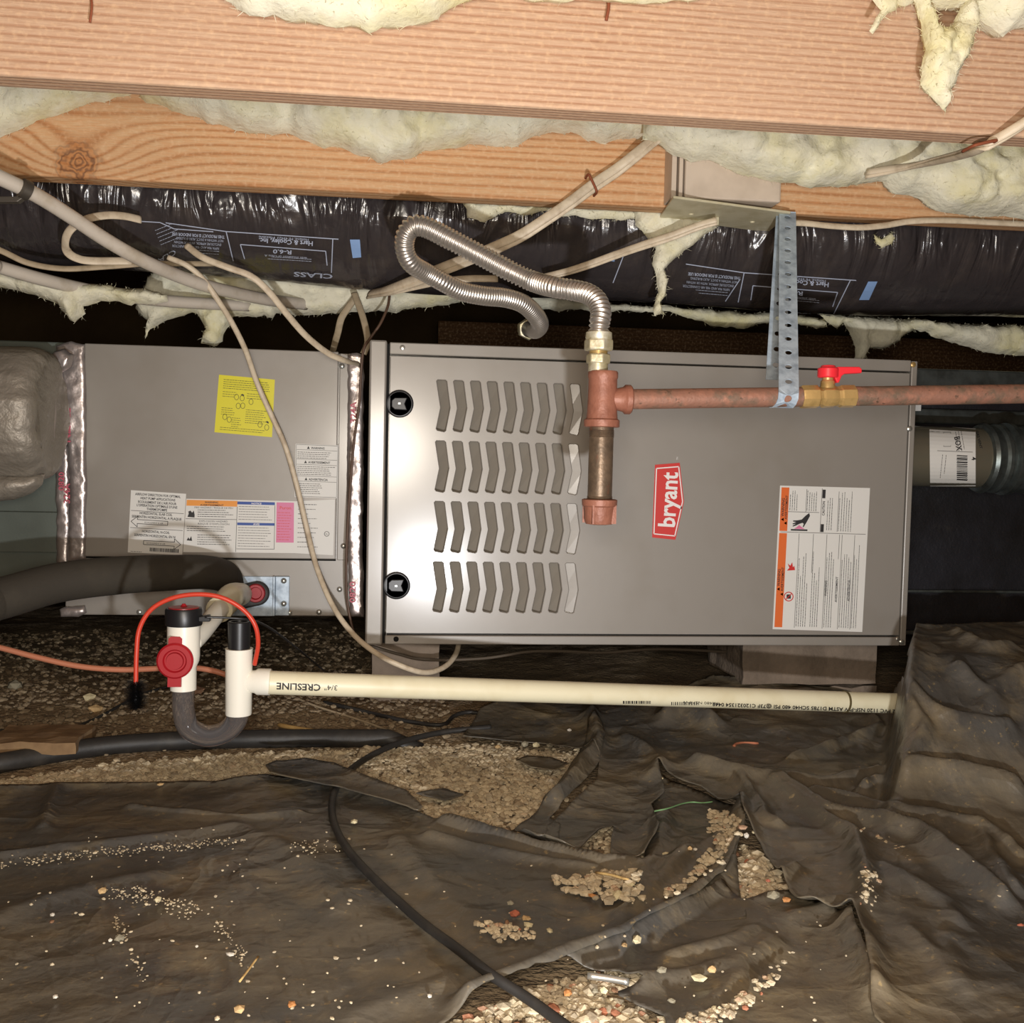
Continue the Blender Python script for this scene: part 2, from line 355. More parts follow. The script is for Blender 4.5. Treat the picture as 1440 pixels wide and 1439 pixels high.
def resample(poly, step, closed=True, ragged=0, seed=0):
    P = np.asarray(poly, float); out = []; n = len(P)
    for i in range(n if closed else n-1):
        a = P[i]; b = P[(i+1) % n]; k = max(1, int(np.linalg.norm(b-a)/step))
        for t in range(k): out.append(a+(b-a)*t/k)
    out = np.array(out)
    if ragged:
        s = np.arange(len(out))*step
        out = out+ragged*np.stack([fbm(out[:, 0]*60, out[:, 1]*60, seed, 3), fbm(out[:, 0]*60, out[:, 1]*60, seed+9, 3)], 1)*1.4
    return out
def fibres(name, pts, nrm, n, parent, m, L=.02, w=.00028, down=.5):
    n = int(n*.6); b = MB(); idx = rng.integers(0, len(pts), n)
    for i in idx:
        p = np.array(pts[i]); d = np.array(nrm[i])*.5+rng.normal(0, .6, 3); d[2] -= down; d /= np.linalg.norm(d)
        l = L*rng.uniform(.35, 1.3); c = rng.normal(0, .6, 3); s = np.cross(d, rng.normal(0, 1, 3)); s /= np.linalg.norm(s); ww = w*rng.uniform(.5, 1.3)
        a = p-d*.003; e = p+d*l*.5; g = p+d*l*.9+c*l*.25
        b.add([a-s*ww, a+s*ww, e+s*ww*.8, e-s*ww*.8, g], [(0, 1, 2, 3), (3, 2, 4)])
    return setp(b.build(name, m, parent), kind='stuff')
def pillow(name, poly, Y, tf, tb, m, parent, step=.006, ragged=.004, nz=.008, rim=.03, seed=0, fib=0, slope=0, yfun=None, fl=.008):
    """poly px outline (or world x,z when Y plane given by yfun) -> closed soft body round the plane at Y"""
    W_ = ats(poly, Y)[:, [0, 2]]
    B = resample(W_, step, True, ragged, seed)
    x0, z0 = B.min(0); x1, z1 = B.max(0)
    gx, gz = np.meshgrid(np.arange(x0, x1, step), np.arange(z0, z1, step)); G = np.stack([gx.ravel(), gz.ravel()], 1)
    G = G+rng.uniform(-.3, .3, G.shape)*step
    G = G[inside(B, G[:, 0], G[:, 1])]; d = segdist(G, B); G = G[d > step*.6]
    pts = np.vstack([B, G]); nb = len(B)
    vs, _, fs, *_ = delaunay_2d_cdt([Vector(p) for p in pts], [(i, (i+1) % nb) for i in range(nb)], [], 1, 1e-6)
    V = np.array([(v.x, v.y) for v in vs]); D = segdist(V, B); t = np.clip(D/rim, 0, 1); T = np.sqrt(np.clip(1-(1-t)**2, 0, 1))
    f1 = fbm(V[:, 0]*28, V[:, 1]*28, seed, 4, seed); f2 = fbm(V[:, 0]*75, V[:, 1]*75, seed, 3, seed+5); dy = slope*(z1-V[:, 1])
    Y0 = Y+dy
    fy = Y0-T*(tf*(1+.45*f1)+nz*f2); by = Y0+T*tb
    n = len(V); e = D < 1e-6
    A = np.stack([V[:, 0], fy, V[:, 1]], 1); C = np.stack([V[:, 0], by, V[:, 1]], 1)
    b = MB(); tri = [tuple(f) for f in fs]
    b.add(np.vstack([A, C]), [t[::-1] for t in tri]+[tuple(i+n for i in t) for t in tri])
    cnt = {}
    for t_ in tri:
        for i in range(len(t_)):
            k = (t_[i], t_[(i+1) % len(t_)]); cnt[k] = 1
    rimf = [(a, c, c+n, a+n) for (a, c) in cnt if (c, a) not in cnt]
    b.add([], []); b.f += rimf; b.m += [0]*len(rimf)
    o = b.build(name, m, parent, smooth=True)
    if fib:
        k = rng.random(len(A)) < 1
        nr = np.tile([0, -1, 0], (len(A), 1))
        edge = D < rim*.6
        sel = np.vstack([A, A[edge], A[edge], A[edge]])
        fibres('loose_fibres', sel, np.tile([0, -1, 0], (len(sel), 1)), fib, o, m, fl)
    return o
# text as flat geometry in pixel coordinates --------------------------------
_tc = {}
def text_tris(s, bold=False):
    key = (s, bold)
    if key in _tc: return _tc[key]
    cu = bpy.data.curves.new('t', 'FONT'); cu.body = s; cu.size = 1; cu.resolution_u = 2
    if bold: cu.offset = .022
    o = bpy.data.objects.new('t', cu); COL.objects.link(o); dg = bpy.context.evaluated_depsgraph_get()
    me = bpy.data.meshes.new_from_object(o.evaluated_get(dg)); bpy.data.objects.remove(o); bpy.data.curves.remove(cu)
    V = np.array([v.co[:2] for v in me.vertices]).reshape(-1, 2); me.calc_loop_triangles(); F = [tuple(t.vertices) for t in me.loop_triangles]
    bpy.data.meshes.remove(me); _tc[key] = (V, F); return V, F
class Print:
    """flat print laid on a surface; mapf turns pixel coordinates into points of that surface, lift = distance above it"""
    def __init__(s, mapf): s.mapf = mapf; s.b = {}
    def _add(s, P, F, m, lift):
        V = s.mapf(np.asarray(P, float), lift); bad = np.isnan(V[:, 0])
        if bad.any(): F = [f for f in F if not bad[list(f)].any()]; V = np.nan_to_num(V)
        if not len(F): return
        us = sorted({i for f in F for i in f}); mp_ = {u: i for i, u in enumerate(us)}; V = V[us]; F = [tuple(mp_[i] for i in f) for f in F]
        s.b.setdefault(m.name, (m, MB()))[1].add(V, F)
    def poly(s, P, m, lift=.0002): s._add(P, [tuple(range(len(P)))], m, lift); return s
    def quadgrid(s, c, m, lift=0, nu=8, nv=8):
        c = np.asarray(c, float); P = []; F = []
        for j in range(nv+1):
            for i in range(nu+1):
                u, v = i/nu, j/nv; P.append((c[0]*(1-u)+c[1]*u)*(1-v)+(c[3]*(1-u)+c[2]*u)*v)
        for j in range(nv):
            for i in range(nu): a = j*(nu+1)+i; F.append((a, a+1, a+nu+2, a+nu+1))
        s._add(P, F, m, lift); return s
    def line(s, a, b, w, m, lift=.0003, n=1):
        a = np.array(a, float); b = np.array(b, float); d = b-a; q = np.array([-d[1], d[0]])/np.linalg.norm(d)*w/2
        return s.quadgrid([a-q, b-q, b+q, a+q], m, lift, n, 1)
    def text(s, st, x, y, h, m, ang=0, width=None, lift=.0003, bold=False, align='l'):
        V, F = text_tris(st, bold)
        if len(V) == 0: return s
        x0, x1 = V[:, 0].min(), V[:, 0].max(); sx = h
        if width: sx = width/(x1-x0)
        P = np.stack([(V[:, 0]-x0)*sx, -V[:, 1]*h], 1)
        if align == 'c': P[:, 0] -= (x1-x0)*sx/2
        a = math.radians(ang); c, n = math.cos(a), math.sin(a)
        Q = np.stack([x+P[:, 0]*c-P[:, 1]*n, y+P[:, 0]*n+P[:, 1]*c], 1)
        s._add(Q, F, m, lift); return s
    def lines(s, x, y, w, n, dy, m, ang=0, th=.6, seed=0, gap=.12, lift=.0003, fill=(.75, 1)):
        """rows of unreadably small print as short dashes"""
        r = random.Random(seed); a = math.radians(ang); c, q = math.cos(a), math.sin(a); P = []; F = []
        for k in range(n):
            u = 0; end = w*r.uniform(*fill)
            while u < end:
                l = min(r.uniform(1.2, 4.5), end-u)
                for (uu, vv) in ((u, k*dy), (u+l, k*dy), (u+l, k*dy+th), (u, k*dy+th)): P.append((x+uu*c-vv*q, y+uu*q+vv*c))
                F.append((len(P)-4, len(P)-3, len(P)-2, len(P)-1)); u += l+.7
        s._add(P, F, m, lift); return s
    def build(s, parent, names={}):
        for k, (m, b) in s.b.items():
            o = b.build(names.get(k, 'print'), m, parent)
            if names.get(k) not in ('print_mark', 'lettering', 'paper_label'): o['kind'] = 'stuff'
def plane_map(Y): return lambda P, lift: ats(P, Y-lift)
def sdf_map(sdf, k=.8, t0=.9):
    def f(P, lift):
        V = hit(P[:, 0], P[:, 1], lambda X: sdf(X)-lift, t0, 90, k); V[np.abs(sdf(V)-lift) > .002] = np.nan; return V
    return f
def label_plate(name, corners, Y, m, parent, th=.0003):
    C = ats(corners, Y-th); return MB().prism(C, (0, th, 0)).build(name, m, parent)
def subdir(c, u, v):
    c = np.asarray(c, float); return tuple((c[0]*(1-u)+c[1]*u)*(1-v)+(c[3]*(1-u)+c[2]*u)*v)
# ================================================================== THE SETTING
def struct(name, b, m, **k): return setp(b.build(name, m, **k), kind='structure')
struct('wall_back', MB().box((-2.6, 4.2, -.1), (3.2, 4.4, 1.3)), CONC)
struct('wall_left', MB().box((-2.8, -1.6, -.1), (-2.6, 4.4, 1.3)), CONC)
struct('wall_right', MB().box((3.2, -1.6, -.1), (3.4, 4.4, 1.3)), CONC)
struct('wall_front', MB().box((-2.8, -1.8, -.1), (3.4, -1.6, 1.3)), CONC)
struct('ceiling', MB().box((-2.8, -1.8, 1.035), (3.4, 4.4, 1.06)), PLY)
# ------------------------------------------------------------------ terrain
def bank_(x, y): return sm(-.030, .006, x-.515*y)*(.15*sm(1.12, 1.42, y)+.02*sm(1.5, 1.8, y))
def H0(x, y):
    h = .035*sm(1.45, 1.85, y)
    bank = bank_(x, y)
    mid = .012*sm(.2, .5, x)*sm(1.2, 1.5, y)
    return h*(1-sm(.7, .85, x)*.5)+bank+mid+.006*fbm(np.asarray(x)*5, np.asarray(y)*5, 0, 3, 3)
G0 = lambda pts: hit(np.array(pts)[:, 0], np.array(pts)[:, 1], lambda P: (P[:, 2]-H0(P[:, 0], P[:, 1]))*1.0)[:, :2]
RIDGES = [ # px polyline, height, half width (m), sharpness
 ([(1042, 1150), (1044, 1190), (1012, 1250), (962, 1290), (880, 1337), (760, 1385), (630, 1439)], .020, .013),
 ([(930, 1150), (926, 1200), (900, 1258), (870, 1285)], .014, .010),
 ([(962, 1188), (956, 1215), (905, 1275), (850, 1310)], .012, .010),
 ([(832, 1018), (838, 1060), (820, 1092), (796, 1130), (760, 1162)], .022, .012),
 ([(1080, 1110), (1140, 1160), (1200, 1200), (1215, 1255), (1212, 1290), (1196, 1312), (1215, 1370), (1240, 1439)], .018, .012),
 ([(1100, 1118), (1160, 1165), (1290, 1192), (1350, 1240), (1425, 1300)], .022, .012),
 ([(1140, 1130), (1250, 1168), (1380, 1185), (1450, 1235)], .018, .011),
 ([(1210, 1135), (1290, 1106), (1350, 1110), (1450, 1132)], .026, .013),
 ([(1300, 1040), (1284, 1090), (1222, 1130)], .020, .010),
 ([(935, 1020), (960, 1016), (1015, 1040)], .024, .018),
 ([(1110, 1085), (1180, 1062), (1240, 1045), (1225, 1010)], .016, .009),
 ([(1035, 1095), (1080, 1170), (1112, 1190)], .014, .008),
 ([(600, 1186), (700, 1213), (850, 1240)], .012, .010),
 ([(900, 1235), (820, 1225), (700, 1190), (600, 1165)], .016, .010),
 ([(180, 1146), (290, 1158), (345, 1160), (440, 1152)], .010, .007),
 ([(0, 1218), (130, 1200), (260, 1188), (345, 1170)], .009, .014),
 ([(80, 1118), (66, 1160), (52, 1195)], .010, .008),
 ([(560, 1190), (640, 1290), (700, 1320)], .006, .02),
 ([(1072, 1262), (1120, 1238), (1150, 1222)], .012, .007),
 ([(1112, 1300), (1180, 1285), (1225, 1290)], .010, .012),
 ([(940, 1358), (1010, 1340), (1080, 1310)], .012, .010),
 ([(900, 1395), (980, 1378), (1070, 1350), (1100, 1310)], .012, .008),
 ([(1340, 1340), (1345, 1380), (1365, 1440)], .007, .009),
 ([(1280, 1330), (1320, 1370), (1350, 1420)], .007, .009),
 ([(1270, 890), (1262, 960), (1275, 1010), (1300, 1045)], .020, .014),
 ([(1340, 905), (1390, 930), (1440, 925)], .016, .014),
 ([(1350, 960), (1400, 1010), (1390, 1050)], .018, .013),
 ([(1270, 980), (1330, 1030), (1400, 1050), (1440, 1045)], .020, .010),
 ([(1440, 960), (1400, 985), (1360, 1060)], .016, .012),
 ([(980, 1085), (1060, 1110), (1160, 1120), (1260, 1105)], .018, .012),
 ([(880, 1050), (930, 1090), (900, 1120)], .012, .012),
 ([(1240, 1240), (1330, 1290), (1360, 1330)], .010, .014),
 ([(1040, 1320), (1040, 1380), (990, 1439)], .009, .012),
 ([(1350, 1090), (1400, 1120), (1440, 1115)], .014, .009),
 ([(1380, 1190), (1400, 1240), (1440, 1290)], .014, .009),
 ([(330, 1170), (420, 1210), (500, 1300)], .006, .018),
 ([(0, 1300), (120, 1262), (230, 1240)], .006, .02),
 ([(500, 1439), (620, 1400), (760, 1350)], .006, .02),
]
RW = [(G0(resample(p, 18, False)), h, w) for p, h, w in RIDGES]
def ridges(x, y):
    P = np.stack([x.ravel(), y.ravel()], 1); s = np.zeros(len(P))
    wx = P+.006*np.stack([fbm(P[:, 0]*14, P[:, 1]*14, 1, 2, 11), fbm(P[:, 0]*14, P[:, 1]*14, 5, 2, 12)], 1)
    for poly, h, w in RW:
        lo = poly.min(0)-.08; hi = poly.max(0)+.08
        k = np.all((P > lo) & (P < hi), axis=1)
        if not k.any(): continue
        d = segdist(wx[k], poly, False)
        s[k] = np.maximum(s[k], h*(np.exp(-(d/w)**2)*.7+.3*np.exp(-(d/(w*.45))**2)))
    return s.reshape(np.shape(x))
def crumple(x, y):
    a = np.abs(fbm(x*7+.4*fbm(x*3, y*3, 0, 2, 7), y*13, 0, 3, 21)); b = np.abs(fbm(x*22, y*16, 0, 3, 31))
    right = sm(.25, .7, x); amp = .003+.006*right
    return amp*(1-2.2*a)*.6+(.001+.002*right)*(1-2.5*b)
def Hs(x, y): x = np.asarray(x, float); y = np.asarray(y, float); return H0(x, y)-bank_(x, y)+.003*fbm(x*30, y*30, 0, 3, 8)
def grid_from(h, x0, x1, y0, y1, st):
    xs = np.arange(x0, x1+st/2, st); ys = np.arange(y0, y1+st/2, st); X, Y = np.meshgrid(xs, ys); Z = h(X, Y)
    n, m_ = X.shape; i = np.arange(n*m_).reshape(n, m_)
    F = np.stack([i[:-1, :-1], i[:-1, 1:], i[1:, 1:], i[1:, :-1]], -1).reshape(-1, 4)
    return X, Y, Z, F
X, Y_, Z, F = grid_from(Hs, -1.5, 2.0, .4, 2.8, .011)
fb = MB().add(np.stack([X.ravel(), Y_.ravel(), Z.ravel()-.002], 1), F)
fb.box((-2.8, -1.8, -.12), (3.4, 4.4, -.045))
struct('floor', fb, SOIL, smooth=60)
# ------------------------------------------------------------------ plastic sheets
PATCH = [(-60, 1118), (0, 1117), (130, 1112), (300, 1108), (372, 1101), (440, 1108), (480, 1114), (545, 1132), (590, 1156), (640, 1175), (700, 1190),
 (742, 1191), (756, 1166), (792, 1122), (816, 1086), (822, 1066), (760, 1058), (700, 1054), (640, 1052)]
A_poly = [(-500, 1130), (-120, 1119), (0, 1117), (130, 1112), (300, 1109), (372, 1101), (440, 1108), (480, 1114), (545, 1132), (590, 1156), (640, 1175), (700, 1192), (760, 1208), (850, 1232), (905, 1232),
 (960, 1215), (1000, 1190), (1040, 1148), (1048, 1195), (1018, 1255), (966, 1296), (884, 1343), (765, 1391), (640, 1446), (560, 1500), (-500, 1500)]
B_poly = [(650, 1050), (676, 1010), (712, 992), (760, 985), (900, 1000), (1000, 965), (1120, 975), (1262, 990), (1273, 985), (1276, 940), (1288, 893), (1480, 888), (1700, 900), (1700, 1200), (1600, 1440), (1300, 1520), (1230, 1460), (1216, 1372), (1198, 1314),
 (1160, 1300), (1120, 1290), (1104, 1262), (1070, 1210), (1046, 1180), (1040, 1148), (1010, 1140), (985, 1120), (950, 1110), (925, 1092), (935, 1130), (915, 1150), (925, 1190), (905, 1226), (880, 1226), (858, 1222), (862, 1180), (842, 1185), (812, 1215), (790, 1212), (762, 1205), (770, 1180), (800, 1150), (840, 1110), (842, 1080), (826, 1068), (760, 1060), (700, 1054)]
C_poly = [(1046, 1276), (1110, 1262), (1140, 1275), (1196, 1310), (1216, 1372), (1240, 1440), (1280, 1520), (950, 1520), (935, 1446), (895, 1428), (862, 1412), (905, 1396), (870, 1380), (800, 1378), (765, 1386), (884, 1338), (966, 1290), (1018, 1260)]
D_poly = [(840, 1240), (905, 1228), (915, 1150), (930, 1100), (985, 1118), (1040, 1146), (1044, 1190), (1034, 1225), (1042, 1272), (1050, 1300), (960, 1310), (880, 1350), (850, 1300)]
FLAP = [(372, 1100), (385, 1093), (430, 1090), (470, 1098), (520, 1118), (570, 1135), (592, 1160), (585, 1166), (540, 1150), (480, 1132), (420, 1122), (380, 1112)]
SCR = [([(725, 1085), (740, 1078), (775, 1080), (800, 1090), (780, 1098), (745, 1094)]), ([(585, 1130), (625, 1122), (655, 1132), (625, 1140)])]
E2 = [(838, 1028), (850, 1050), (846, 1085), (826, 1112), (800, 1142), (772, 1168), (790, 1178), (784, 1200), (760, 1210), (735, 1198), (722, 1186), (752, 1160), (786, 1122), (808, 1090), (822, 1060), (826, 1035)]
def sheet(name, poly, label, lift=.006, st=.0045, seed=0, curl=.004, extra=None):
    P = G0(resample(poly, 12)); P = P+.003*np.stack([fbm(P[:, 0]*40, P[:, 1]*40, seed, 3), fbm(P[:, 0]*40, P[:, 1]*40, seed+3, 3)], 1)
    x0, y0 = P.min(0); x1, y1 = P.max(0)
    xs = np.arange(x0-st, x1+2*st, st); ys = np.arange(y0-st, y1+2*st, st); X, Y = np.meshgrid(xs, ys)
    cx, cy = X[:-1, :-1]+st/2, Y[:-1, :-1]+st/2; ins = inside(P, cx, cy)
    i = np.arange(X.size).reshape(X.shape)
    F = np.stack([i[:-1, :-1], i[:-1, 1:], i[1:, 1:], i[1:, :-1]], -1)[ins]
    used = np.zeros(X.size, int); np.add.at(used, F.ravel(), 1)
    V2 = np.stack([X.ravel(), Y.ravel()], 1); bd = (used > 0) & (used < 4)
    d, q = segdist(V2[bd], P, True, True); ok = d < st*1.6; idx = np.where(bd)[0][ok]; V2[idx] = q[ok]
    keep = np.where(used > 0)[0]; re = -np.ones(X.size, int); re[keep] = np.arange(len(keep)); V2 = V2[keep]
    dist = np.full(len(V2), 1.0)
    dd = segdist(V2, P, True); dist = dd
    Zg = H0(X, Y)+ridges(X, Y)+np.maximum(crumple(X, Y), -.002)
    for _ in range(4):
        Zp = np.pad(Zg, 1, mode='edge'); Zg = (Zp[:-2, 1:-1]+Zp[2:, 1:-1]+Zp[1:-1, :-2]+Zp[1:-1, 2:]+4*Zg)/8
    gi = np.clip((V2[:, 0]-xs[0])/st, 0, len(xs)-1.001); gj = np.clip((V2[:, 1]-ys[0])/st, 0, len(ys)-1.001)
    ii, jj = gi.astype(int), gj.astype(int); fi, fj = gi-ii, gj-jj
    z = (Zg[jj, ii]*(1-fi)+Zg[jj, ii+1]*fi)*(1-fj)+(Zg[jj+1, ii]*(1-fi)+Zg[jj+1, ii+1]*fi)*fj+lift+curl*np.exp(-dist/.012)
    if extra: z = z+extra(V2)
    Ff = re[F]; n = len(V2); th = .0012
    b = MB().add(np.column_stack([V2, z]), Ff)
    o = b.build(name, POLY, None, smooth=True, center=True)
    sol = o.modifiers.new('thickness', 'SOLIDIFY'); sol.thickness = th; sol.offset = -1
    return setp(o, label, 'plastic sheet', 'black plastic ground covers')
sheet('plastic_sheet', A_poly, 'large flat dusty black plastic ground sheet filling the left foreground', .006, .0038, 1)
sheet('plastic_sheet', B_poly, 'heavily wrinkled black plastic sheet bunched up on the right under the drain pipe', .011, .0036, 2)
sheet('plastic_sheet', D_poly, 'small black plastic piece under the curved folds in the middle', .001, .005, 13)
sheet('plastic_sheet', C_poly, 'loose black plastic strip between the two big sheets in the bottom centre', .004, .005, 3)
sheet('plastic_scrap', FLAP, 'narrow folded black plastic flap lying on the gravel beside the cable loop', .012, .004, 4, .004, lambda V: .006+0*V[:, 0])
sheet('plastic_scrap', SCR[0], 'small torn black plastic scrap on the gravel patch near its right end', .010, .004, 5)
sheet('plastic_scrap', SCR[1], 'thin dark plastic scrap lying in the middle of the gravel patch', .008, .004, 6)
sheet('plastic_scrap', E2, 'twisted black plastic strip standing along the right edge of the gravel', .012, .004, 8, .003)
def Hall(x, y): return H0(x, y)+ridges(np.asarray(x), np.asarray(y))+np.maximum(crumple(x, y), -.002)+.009
ter = lambda P: P[:, 2]-Hall(P[:, 0], P[:, 1])
def G(px, py): return hit(px, py, ter, .55, 60, .8)
def Gs(px, py): return hit(px, py, lambda P: P[:, 2]-Hs(P[:, 0], P[:, 1]), .55, 60, .9)
# ------------------------------------------------------------------ stones
ICO = None
def ico():
    global ICO
    if ICO is None:
        bm = bmesh.new(); bmesh.ops.create_icosphere(bm, subdivisions=1, radius=1)
        ICO = (np.array([v.co[:] for v in bm.verts]), [tuple(v.index for v in f.verts) for f in bm.faces]); bm.free()
    return ICO
def stone_verts(r, sq=.65, rough=.22):
    V, F = ico(); V = V*(1+rng.uniform(-rough, rough, (len(V), 1)))*np.array([r*rng.uniform(.8, 1.35), r*rng.uniform(.7, 1), r*sq*rng.uniform(.7, 1.1)])
    a = rng.uniform(0, 6.28); c, s = math.cos(a), math.sin(a); return V@np.array([[c, s, 0], [-s, c, 0], [0, 0, 1]]), F
def scatter(name, label, poly, n, r0, r1, surf, tr=(0, 1), cat='gravel', dens=None, sink=.3):
    P = np.array(poly, float); x0, y0 = P.min(0); x1, y1 = P.max(0); q = []
    while len(q) < n:
        c = np.stack([rng.uniform(x0, x1, n*2), rng.uniform(y0, y1, n*2)], 1); c = c[inside(P, c[:, 0], c[:, 1])]
        # even out perspective: accept far rows more often
        c = c[rng.random(len(c)) < .35+.65*(y1-c[:, 1])/(y1-y0+1)]
        if dens is not None: c = c[dens(c)]
        q += c.tolist()
    q = np.array(q[:n])+rng.normal(0, 4.5, (n, 2))*np.array([1, .5]); W3 = surf(q[:, 0], q[:, 1]); b = MB(); T = []
    for w in W3:
        r = rng.uniform(r0, r1)*(1 if rng.random() < .85 else 1.5); V, F = stone_verts(r); b.add(V+w+np.array([0, 0, r*(.65-sink-.2)]), F); T += [rng.uniform(*tr)]*len(V)
    o = b.build(name, STONES, tint=T); return setp(o, label, cat, kind='stuff')
P1 = [(-60, 1112), (0, 1100), (140, 1082), (300, 1066), (480, 1056), (640, 1050), (700, 1050), (822, 1062), (818, 1086), (792, 1122), (756, 1166), (742, 1194), (690, 1190), (600, 1168), (545, 1134), (480, 1116), (372, 1102), (300, 1110), (130, 1114), (-60, 1120)]
scatter('gravel', 'crushed tan gravel in the bare patch behind the big plastic sheet', P1, 9000, .0017, .0046, Gs, (.1, .97), sink=.12)
scatter('gravel', 'narrow band of crushed tan gravel between the black hose and the left sheet', [(-40, 1106), (0, 1104), (150, 1078), (300, 1068), (480, 1060), (480, 1108), (372, 1100), (300, 1107), (130, 1111), (-40, 1117)], 2600, .002, .0052, Gs, (.2, .97), sink=.1)
P2 = [(830, 1105), (905, 1118), (925, 1190), (905, 1228), (850, 1232), (780, 1206), (770, 1180), (800, 1150)]
scatter('gravel', 'tan gravel right of the twisted plastic strip', P2, 900, .002, .005, Gs, (0, .97))
scatter('gravel', 'pebbles spilled on the plastic fold in the centre', [(780, 1238), (840, 1228), (900, 1226), (893, 1262), (868, 1272), (835, 1262), (800, 1255)], 170, .002, .0055, G, (.3, 1))
scatter('gravel', 'pebbles caught in the curved plastic crease right of centre', [(998, 1140), (1040, 1148), (1034, 1180), (1010, 1215), (960, 1252), (930, 1265), (975, 1225), (1004, 1180)], 200, .002, .005, G, (.3, 1))
scatter('gravel', 'gravel in the open slot between the wrinkled sheets', [(1046, 1195), (1068, 1200), (1090, 1235), (1112, 1262), (1060, 1284), (1040, 1268), (1036, 1225)], 330, .002, .005, Gs, (.3, 1))
scatter('gravel', 'orange and tan gravel at the bottom edge beside the cable', [(630, 1445), (760, 1390), (880, 1362), (925, 1368), (850, 1405), (940, 1440), (900, 1460), (640, 1460)], 620, .002, .005, Gs, (.5, 1))
scatter('gravel', 'rusty grit lying along the lower right sheet seam', [(940, 1440), (1000, 1422), (1060, 1392), (1110, 1350), (1120, 1340), (1070, 1400), (1000, 1445)], 130, .0015, .0035, G, (.6, 1))
scatter('gravel', 'grit in the pocket beneath the right hand fold', [(1212, 1222), (1240, 1232), (1228, 1290), (1212, 1270)], 60, .0015, .0035, G, (.5, 1))
scatter('gravel', 'line of grit on the right hand wrinkle', [(1200, 1158), (1250, 1178), (1300, 1212), (1296, 1222), (1240, 1190)], 70, .0015, .003, G, (.5, 1))
scatter('gravel', 'grit on the plastic by the small reddish stone', [(670, 1300), (700, 1298), (745, 1310), (755, 1320), (700, 1322)], 90, .0015, .0035, G, (.4, 1))
scatter('gravel', 'brown dirt clods on the ground behind the black hose', [(-60, 890), (500, 885), (640, 1000), (640, 1042), (400, 1042), (0, 1070), (-60, 1080)], 3600, .002, .006, Gs, (0, .2))
scatter('grit', 'fine pale crumbs scattered over the left foreground sheet', [(0, 1180), (470, 1150), (700, 1290), (520, 1439), (0, 1439)], 120, .0007, .0019, G, (.6, .95), 'grit', sink=0)
scatter('grit', 'fine crumbs scattered over the bottom right plastic', [(700, 1180), (1440, 1190), (1440, 1439), (640, 1439)], 80, .0007, .0018, G, (.6, .95), 'grit', sink=0)
for poly_, n_, l_ in (([(0, 1213), (130, 1196), (260, 1186), (345, 1178), (345, 1184), (260, 1194), (130, 1206), (0, 1222)], 260, 'dusty line of grit crossing the left sheet near its back edge'),
        ([(150, 1250), (200, 1248), (280, 1275), (275, 1300), (215, 1275), (150, 1262)], 160, 'crumbs spread around the centre of the left sheet'),
        ([(302, 1296), (310, 1296), (352, 1360), (345, 1368)], 60, 'diagonal grit trail leading to the crossed twigs'),
        ([(158, 1285), (168, 1290), (206, 1380), (200, 1386)], 60, 'grit in the long crease below the grey chip'),
        ([(400, 1185), (470, 1180), (480, 1200), (440, 1205)], 50, 'crumbs just left of the cable loop')):
    scatter('grit', l_, poly_, n_, .0005, .0014, G, (.3, .95), 'grit', sink=0)
STONE_COL = {'tan': (206, 172, 122), 'pale': (214, 200, 160), 'grey': (150, 142, 120), 'red': (176, 100, 74), 'white': (228, 220, 204), 'orange': (200, 138, 82), 'brown': (140, 104, 76)}
SMAT = {k: mat('stone_'+k, v, .85, 0, [(tuple(int(x*.8) for x in v), 90, .4, .7, 3)], [(200, .001)]) for k, v in STONE_COL.items()}
def stone(px, py, d, c, label, group=None, name='pebble'):
    w = G(px, py)[0]; r = d/2*w[1]/FPX; V, F = stone_verts(r*.95, .7, .18)
    bm = bmesh.new(); vs = [bm.verts.new(v) for v in V]; [bm.faces.new([vs[i] for i in f]) for f in F]
    bmesh.ops.subdivide_edges(bm, edges=bm.edges, cuts=1, use_grid_fill=True, smooth=.6)
    me = bpy.data.meshes.new(name); bm.to_mesh(me); bm.free(); me.materials.append(SMAT[c])
    o = bpy.data.objects.new(name, me); COL.objects.link(o); o.location = (w+np.array([0, 0, r*.35])).tolist()
    return setp(o, label, 'stone', group)
